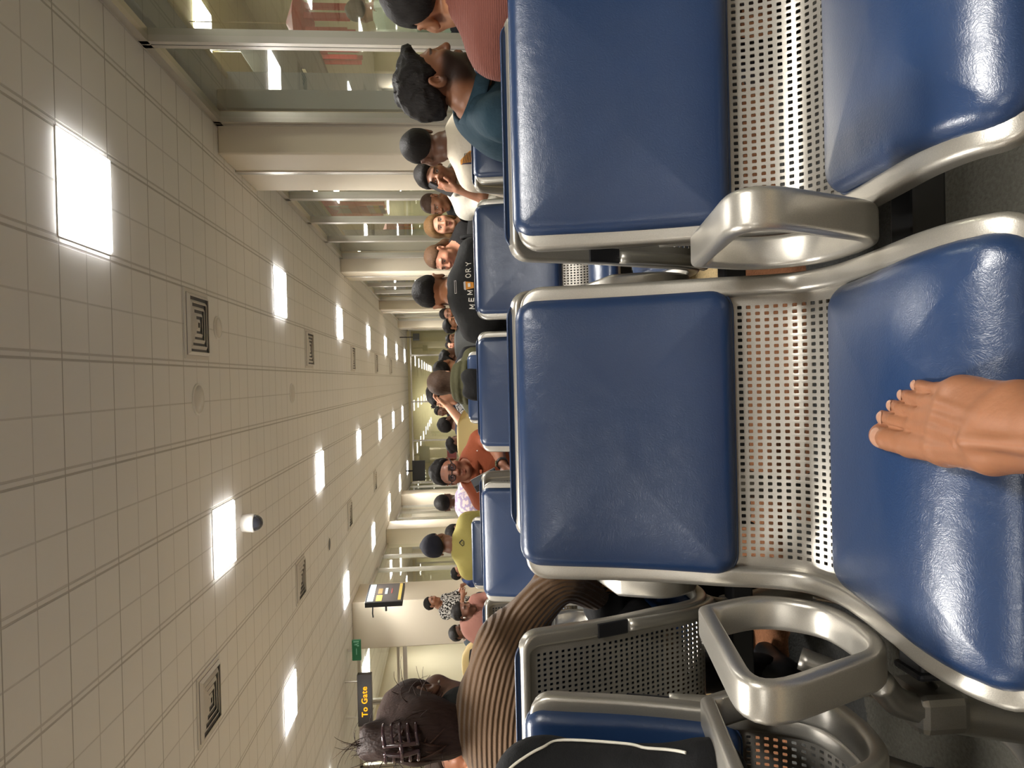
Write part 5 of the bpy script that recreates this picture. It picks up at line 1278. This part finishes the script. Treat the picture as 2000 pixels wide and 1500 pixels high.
GLY = {'M': [((0, 0), (0, 1)), ((0, 1), (.5, .25)), ((.5, .25), (1, 1)), ((1, 1), (1, 0))], 'E': [((0, 0), (0, 1)), ((0, 1), (.8, 1)), ((0, .5), (.7, .5)), ((0, 0), (.8, 0))],
       'R': [((0, 0), (0, 1)), ((0, 1), (.6, 1)), ((.6, 1), (.85, .78)), ((.85, .78), (.6, .5)), ((.6, .5), (0, .5)), ((.4, .5), (.9, 0))], 'Y': [((0, 1), (.45, .5)), ((.9, 1), (.45, .5)), ((.45, .5), (.45, 0))],
       'O': [((.45 + .48 * math.cos(t), .5 + .52 * math.sin(t)), (.45 + .48 * math.cos(t + .45), .5 + .52 * math.sin(t + .45))) for t in np.arange(0, 6.28, .449)]}
def letter(ch, px, py, Y, r, size, rot):
    c = at_y(px, py, Y) - r['base']; V = []; F = []; wd = .19
    for i, (p, q) in enumerate(GLY[ch]):
        p, q = np.array(p), np.array(q); d = (q - p) / np.linalg.norm(q - p); n = np.array([-d[1], d[0]]) * wd / 2; p = p - d * wd * .45; q = q + d * wd * .45; o = len(V)
        for k in range(7):
            m = p + (q - p) * k / 6
            for sgn in (-1, 1):
                x, z = (m + n * sgn - [.45, .5]) * np.array([size * .78, size]); V.append((c[0] + x * math.cos(rot) + z * math.sin(rot), c[1] + i * .0001, c[2] - x * math.sin(rot) + z * math.cos(rot)))
        F += [(o + 2 * k, o + 2 * k + 1, o + 2 * k + 3, o + 2 * k + 2) for k in range(6)]
    o = mesh_obj('letter_print', V, F, M['print_white'], r['root'], False); stick(o, r, (0, 1, 0), .0028 + .0); return o
for ch, px, py, rot in (('M', 921.5, 601, .09), ('E', 920, 587, .06), ('M', 917.5, 574, .03), ('O', 914, 541, -.05), ('R', 914, 530, -.07), ('Y', 914.5, 517, -.10)):
    letter(ch, px, py, 3.2, r8, .0205, rot)
def quad_print(r, pts, Y, m, name, d=(0, 1, 0), lift=.003):
    v = [at_y(px, py, Y) - r['base'] for px, py in pts]; o = mesh_obj(name, v, [tuple(range(len(v)))], m, r['root'], False); subdiv(o, 3); stick(o, r, d, lift); return o
quad_print(r8, [(908.5, 552), (909.5, 568), (925, 565), (924, 554)], 3.2, M['print_orange'], 'cup_print')
quad_print(r8, [(905, 553), (906, 567.5), (909.8, 569), (908.5, 551.5)], 3.2, M['print_pale'], 'cup_lid_print', lift=.0045)
quad_print(r8, [(913, 556), (913.5, 563), (918.5, 562.5), (918, 555.5)], 3.2, M['print_white'], 'cup_badge_print', lift=.0045)
for pts in ([(887, 549), (888.2, 574.5), (888.8, 574.4), (887.6, 548.9)], [(890, 548.8), (891.2, 574.2), (891.8, 574.1), (890.6, 548.7)], [(887, 549), (890.6, 548.7), (890.6, 549.5), (887, 549.8)], [(888.2, 574.6), (891.8, 574.2), (891.8, 573.4), (888.2, 573.8)]):
    quad_print(r8, pts, 3.2, M['print_pale'], 'neck_label_print')
# orange striped print on the white shirt
quad_print(r3, [(906, 306), (899, 312), (900, 320), (925, 322), (926, 296), (916, 298)], 3.25, M['print_orange'], 'striped_print')
for k in range(6): quad_print(r3, [(904 + k * 3.3, 318 - k * .2), (905.2 + k * 3.3, 318 - k * .2), (908.5 + k * 3, 301 - k * .3), (907.3 + k * 3, 301 - k * .3)], 3.25, M['print_black'], 'stripe_print', lift=.005)
quad_print(r3, [(901, 320), (903, 318.5), (924, 318), (924, 322), (912, 321)], 3.25, simple('navy print', lin(44, 44, 70), .7), 'dark_edge_print', lift=.0045)
# house shaped outline on the yellow shirt
for pts in ([(896.5, 1059.5), (902.5, 1064.5), (903.5, 1063.5), (897.5, 1058.2)], [(896.5, 1058), (902, 1052), (903.5, 1053), (897.5, 1060)], [(902.5, 1064.8), (906.5, 1062.2), (906.5, 1061), (902, 1063.4)], [(902, 1052), (906.5, 1054.8), (906.5, 1056), (902, 1053.6)], [(905.2, 1055), (906.6, 1055), (906.6, 1062), (905.2, 1062)], [(903.4, 1056.3), (904, 1056.3), (904, 1060.6), (903.4, 1060.6)]):
    quad_print(r18, pts, 5.2, M['print_black'], 'outline_print')
quad_print(r15, [(933, 888.6), (935, 890.2), (936.4, 889), (935.6, 888.3), (936.8, 887.3), (935, 888.2)], 4.2, M['print_white'], 'chest_emblem')

# ------------------------------------------------------------------ the viewer's bare right foot
SKF = lc(138, 91, 62)
zs = .462                                      # top of the pad
toe = lambda px, py, z=.49: at_z(px, py, z)
def foot():
    F = Field(axis(-.20, .09, [(-.13, .02)], .0018, .008), axis(-.44, .90, [(.54, .83)], .0020, .012), axis(.42, .66, [(.46, .55)], .0018, .010))
    tips = [toe(1713, 849, .497), toe(1722, 813, .492), toe(1741, 789, .492), toe(1762, 769, .492), toe(1788, 750, .492)]
    base = [toe(1780, 866, .506), toe(1790, 832, .507), toe(1796, 808, .507), toe(1812, 785, .506), toe(1832, 763, .504)]
    R0 = [.0150, .0096, .0085, .0083, .0080]
    ank = np.array([-.056, .530, .508])
    for i, (t, b, r) in enumerate(zip(tips, base, R0)):
        m = t * .5 + b * .5; m[2] += .004; F.cap(b, m, r * 1.0, r * .92, .0016); t2 = t + (b - t) / np.linalg.norm(b - t) * r * .9; t2[2] -= .001
        F.cap(m, t2, r * .92, r * 1.0, .0016)
    F.ell(tips[0] + np.array([.0005, -.014, .0]), (.0125, .019, .0120), I3, .006)
    heads = [toe(1842, 872, .512), toe(1842, 836, .514), toe(1848, 810, .513), toe(1856, 786, .511), toe(1874, 765, .507)]
    cun = [np.array([-.076, .600, .516]), np.array([-.066, .600, .520]), np.array([-.055, .597, .519]), np.array([-.044, .590, .514]), np.array([-.034, .580, .507])]
    for i in range(5):
        rb = (.0175, .0145, .0138, .0138, .0145)[i]; F.cap(base[i], heads[i], R0[i] * 1.05, rb, .004); F.cap(heads[i], cun[i], rb, .0215 if i < 4 else .020, .005)
    F.ell(heads[0] + np.array([-.006, 0, -.006]), (.015, .024, .016), I3, .006); F.ell(heads[4] + np.array([.005, -.005, -.004]), (.010, .028, .014), I3, .006)
    for c in cun: F.cap(c, ank, .0215, .030, .006)
    F.cap(cun[1] + np.array([0, 0, -.02]), (-.057, .50, .486), .024, .030, .01)
    F.cap(ank, (-.056, .45, .508), .034, .036, .01); F.cap((-.056, .45, .508), (-.060, .31, .510), .036, .046, .03); F.cap((-.060, .31, .510), (-.066, .12, .515), .046, .056, .03); F.cap((-.066, .12, .515), (-.10, -.34, .56), .058, .082, .03)
    for sx in (-1, 1): F.ell((-.056 + sx * .031, .505, .508), (.012, .017, .015), I3, .012)
    for i in range(4):
        a, b = heads[i].copy(), cun[i].copy(); a[2] += (.0175, .0145, .0138, .0138)[i] * .90; b[2] += .0195; F.cap(a, b, .0024, .0026, .006)
    F.cap(cun[1] + np.array([0, 0, .022]), ank + np.array([-.008, -.02, .036]), .004, .005, .012)
    F.cap(heads[1] + np.array([.006, -.02, .0135]), cun[3] + np.array([-.006, -.0, .0215]), .0018, .0018, .004); F.cap(heads[2] + np.array([0, -.05, .020]), cun[0] + np.array([.004, .02, .022]), .0016, .0016, .004)
    for i, (t, b, r) in enumerate(zip(tips, base, R0)):
        d = (b - t) / np.linalg.norm(b - t); F.ell(t + d * r * .9 + np.array([0, 0, r * 1.02]), (r * .62, r * .72, r * .12), I3, .0015, 's')
    for (a, b) in (((1712, 826), (1779, 843)), ((1728, 797), (1772, 812)), ((1746, 775), (1794, 793)), ((1770, 756), (1822, 768))):
        for z, r in ((.518, .0030), (.512, .0024), (.506, .0018), (.498, .0014), (.490, .0012)): F.cap(toe(*a, z), toe(*b, z), r, r * .55, .0022, 's')
    V, Q = F.mesh()
    col = np.tile(SKF, (len(V), 1))
    for i, (t, b, r) in enumerate(zip(tips, base, R0)):
        d = np.linalg.norm((V - t)[:, :2], axis=1); w = np.exp(-(d / (r * 1.5)) ** 2)[:, None] * .55; col = col * (1 - w) + lc(146, 92, 70) * w
    nd = wobble(V, 40, 3)[:, None] * .06; col = col * (1 + nd)
    return V, Q, col, tips, base, R0
V, Q, col, tips, fbase, R0 = foot()
fr_ = empty('person', (-.06, .64, .45)); np_mesh('body', V, Q, M['skin'], fr_, col, (-.06, .64, .45))
M['nail'] = simple('toenail', lc(172, 128, 104).tolist() + [1], .3, coat=.3)
for i, (t, b, r) in enumerate(zip(tips, fbase, R0)):
    d = (b - t) / np.linalg.norm(b - t); u = np.cross(d, [0, 0, 1]); u /= np.linalg.norm(u); n = np.cross(u, d); c = t + d * r * 1.62 + [0, 0, .0008] - np.array([-.06, .64, .45]); vs = []; fs = []
    for a in np.linspace(-1, 1, 9):
        for q in np.linspace(-1, 1, 9):
            x_, y_ = a * math.sqrt(1 - q * q / 2), q * math.sqrt(1 - a * a / 2)
            vs.append(c + u * x_ * r * .76 + d * y_ * r * .95 + n * (r * math.sqrt(max(.12, 1 - (x_ * .74) ** 2 - .32 * min(0, y_) ** 2)) + .0006))
    for a in range(8):
        for q in range(8): fs.append((a * 9 + q, a * 9 + q + 1, (a + 1) * 9 + q + 1, (a + 1) * 9 + q))
    mesh_obj('toenail', vs, fs, M['nail'], fr_, True)
tag(fr_, 'bare right foot and leg of the viewer resting on the big blue seat', 'person')

# ------------------------------------------------------------------ bags and moulded chairs
def moulded_chair(x, y, face, shell, label, wd=.46, top=.965):
    """one piece moulded shell with a dark inset back panel, on a slim base"""
    r = empty('moulded_chair', (x, y, 0), 0 if face < 0 else math.pi)
    prof_ = catmull([(-.40, .43), (-.30, .46), (-.10, .45), (-.02, .50), (.03, .62), (.06, .80), (.075, top)], 6); n = len(prof_); m = 17; V = []; F = []
    for side, off in ((0, .0), (1, .022)):
        for i, (yy, zz) in enumerate(prof_):
            f = i / (n - 1); half = wd / 2 * (1 - .75 * max(0, (f - .80) / .20) ** 3.0 * .45) * (1 - .3 * max(0, (.15 - f) / .15) ** 2)
            tz = prof_[min(i + 1, n - 1)] - prof_[max(i - 1, 0)]; tz /= np.linalg.norm(tz); nn = np.array([-tz[1], tz[0]])
            for j in range(m):
                u = -1 + 2 * j / (m - 1); wing = .05 * abs(u) ** 3; drop = .045 * abs(u) ** 4 * max(0, (f - .6) / .4)
                V.append((u * half, yy + nn[0] * (wing - off), zz + nn[1] * (wing - off) - drop))
    for s_ in (0, 1):
        o = s_ * n * m
        for i in range(n - 1):
            for j in range(m - 1):
                q = (o + i * m + j, o + i * m + j + 1, o + (i + 1) * m + j + 1, o + (i + 1) * m + j); F.append(q if s_ else q[::-1])
    per = [(0, j) for j in range(m)] + [(i, m - 1) for i in range(1, n)] + [(n - 1, j) for j in range(m - 2, -1, -1)] + [(i, 0) for i in range(n - 2, 0, -1)]
    for a in range(len(per)):
        p, q = per[a], per[(a + 1) % len(per)]; F.append((p[0] * m + p[1], q[0] * m + q[1], n * m + q[0] * m + q[1], n * m + p[0] * m + p[1]))
    mesh_obj('shell', V, F, shell, r, True)
    # dark panel on the rear
    V = []; F = []; i0 = int(n * .52); i1 = int(n * .93); mm = 13
    for i in range(i0, i1):
        yy, zz = prof_[i]; f = i / (n - 1); half = wd / 2 * .80 * (1 - .5 * max(0, (f - .84) / .16) ** 2); tz = prof_[i + 1] - prof_[i - 1]; tz /= np.linalg.norm(tz); nn = np.array([-tz[1], tz[0]])
        for j in range(mm):
            u = -1 + 2 * j / (mm - 1); wing = .05 * abs(u * .8) ** 3; off = .022 + .012 * (1 - abs(u) ** 6); V.append((u * half, yy + nn[0] * (wing - off), zz + nn[1] * (wing - off) - .02 * abs(u) ** 4))
    for i in range(i1 - i0 - 1):
        for j in range(mm - 1): F.append((i * mm + j, i * mm + j + 1, (i + 1) * mm + j + 1, (i + 1) * mm + j))
    mesh_obj('back_panel', V, F, M['black'], r, True)
    MB().lathe([(.20, 0), (.20, .012), (.035, .03), (.03, .42)], 24, (0, -.18, 0)).build('pedestal', M['dark_metal'], r, True)
    return tag(r, label, 'chair', 'moulded chairs behind the blue rows')
gs = simple('grey shell', lin(118, 120, 120), .5); bs = simple('beige shell', lin(206, 184, 130), .5)
moulded_chair(.93, 5.95, 1, bs, 'beige moulded chair with black back below the fair haired woman')
moulded_chair(1.38, 6.3, -1, gs, 'grey moulded chair below the bald man')
moulded_chair(.58, 5.9, 1, gs, 'grey moulded chair with black back left of the MEMORY shirt')
moulded_chair(.33, 6.6, -1, gs, 'grey moulded chair furthest back left of the MEMORY shirt')
moulded_chair(-.06, 5.72, 1, gs, 'grey rimmed moulded chair behind the olive hooded top')
moulded_chair(-.50, 5.9, -1, bs, 'beige moulded chair between the raised elbow and the orange polo', .6)
moulded_chair(-1.05, 7.1, 1, gs, 'grey moulded chair behind the lilac patterned shirt')
moulded_chair(-1.33, 5.75, 1, gs, 'grey rimmed moulded chair behind the yellow shirt')
moulded_chair(-2.72, 8.0, -1, bs, 'beige moulded chair at the far left by the dusty pink top')
moulded_chair(-2.95, 7.4, 1, bs, 'beige moulded chair half hidden by the ribbed sweater')

def soft_bag(name, c, r, m, label, cat, straps=True, seed=1):
    c = np.array(c, float); r = np.array(r, float); root = empty(name, (c[0], c[1], c[2] - r[2])); F = Field(*[axis(c[d] - r[d] * 1.4, c[d] + r[d] * 1.4, [], .011, .011) for d in range(3)])
    def fn(P):
        q = np.abs((P - c) / r); return ((q ** 3.2).sum(-1) ** (1 / 3.2) - 1) * r.min()
    F.put(fn, c - r, c + r, .01); X, Y, Z = np.meshgrid(*F.ax, indexing='ij'); F.F += wobble(np.stack([X, Y, Z], -1), 28, seed) * .008
    V, Q = F.mesh(); np_mesh('bag_body', V, Q, m, root, None, (c[0], c[1], c[2] - r[2]))
    if straps:
        for sx in (-1, 1):
            P_ = catmull([(sx * r[0] * .35, -r[1] * .9, r[2] * 1.0), (sx * r[0] * .4, -r[1] * .6, r[2] * 2.15), (sx * r[0] * .35, r[1] * .5, r[2] * 2.1), (sx * r[0] * .3, r[1] * .9, r[2] * 1.2)], 8); MB().tube(P_, .012, 8).build('strap', m, root, True)
    return tag(root, label, cat)
blkc = cloth(lin(30, 29, 29))
soft_bag('backpack', at_y(934, 445, 4.72) + np.array([0, 0, -.10]), (.17, .10, .17), blkc, 'black bag lying on a third row seat below the fair haired woman', 'bag')
c = at_y(918, 750, 4.72); bp_ = soft_bag('backpack', c + np.array([0, 0, -.10]), (.11, .06, .155), blkc, 'black backpack hung before the olive hooded top', 'bag', False, 4)
soft_bag('tote_bag', (-.44, 1.86, .60), (.13, .10, .15), cloth(lin(150, 104, 60), 'leopard'), 'brown and black tote bag in the gap below the ribbed sleeve', 'bag', True, 8)
# dark cap for the far figure, jacket over knees
soft_bag('jacket', (-.52, 1.95, .60), (.16, .16, .06), cloth(lin(24, 24, 25)), 'black jacket on the knees below the ribbed sleeve', 'jacket', False, 12)
soft_bag('shoulder_bag', at_z(1383, 1250, .12), (.09, .13, .12), M['black'], 'black bag on the floor seen under the perforated seat back', 'bag', False, 14)
# shiny plastic bag strap detail, luggage between the rows
# ------------------------------------------------------------------ world and colour
w = bpy.data.worlds.new('world'); SC.world = w; w.use_nodes = True
w.node_tree.nodes['Background'].inputs[0].default_value = (.9, .92, 1, 1); w.node_tree.nodes['Background'].inputs[1].default_value = .02
SC.view_settings.view_transform = 'Standard'; SC.view_settings.look = 'None'; SC.view_settings.gamma = 1.0; SC.view_settings.use_curve_mapping = False
SC.view_settings.exposure = EXPOSURE
SC.cycles.max_bounces = 8; SC.cycles.diffuse_bounces = 5; SC.cycles.glossy_bounces = 4; SC.cycles.transparent_max_bounces = 8
SC.cycles.sample_clamp_indirect = 6.0; SC.cycles.use_denoising = True; SC.cycles.caustics_reflective = False; SC.cycles.caustics_refractive = False
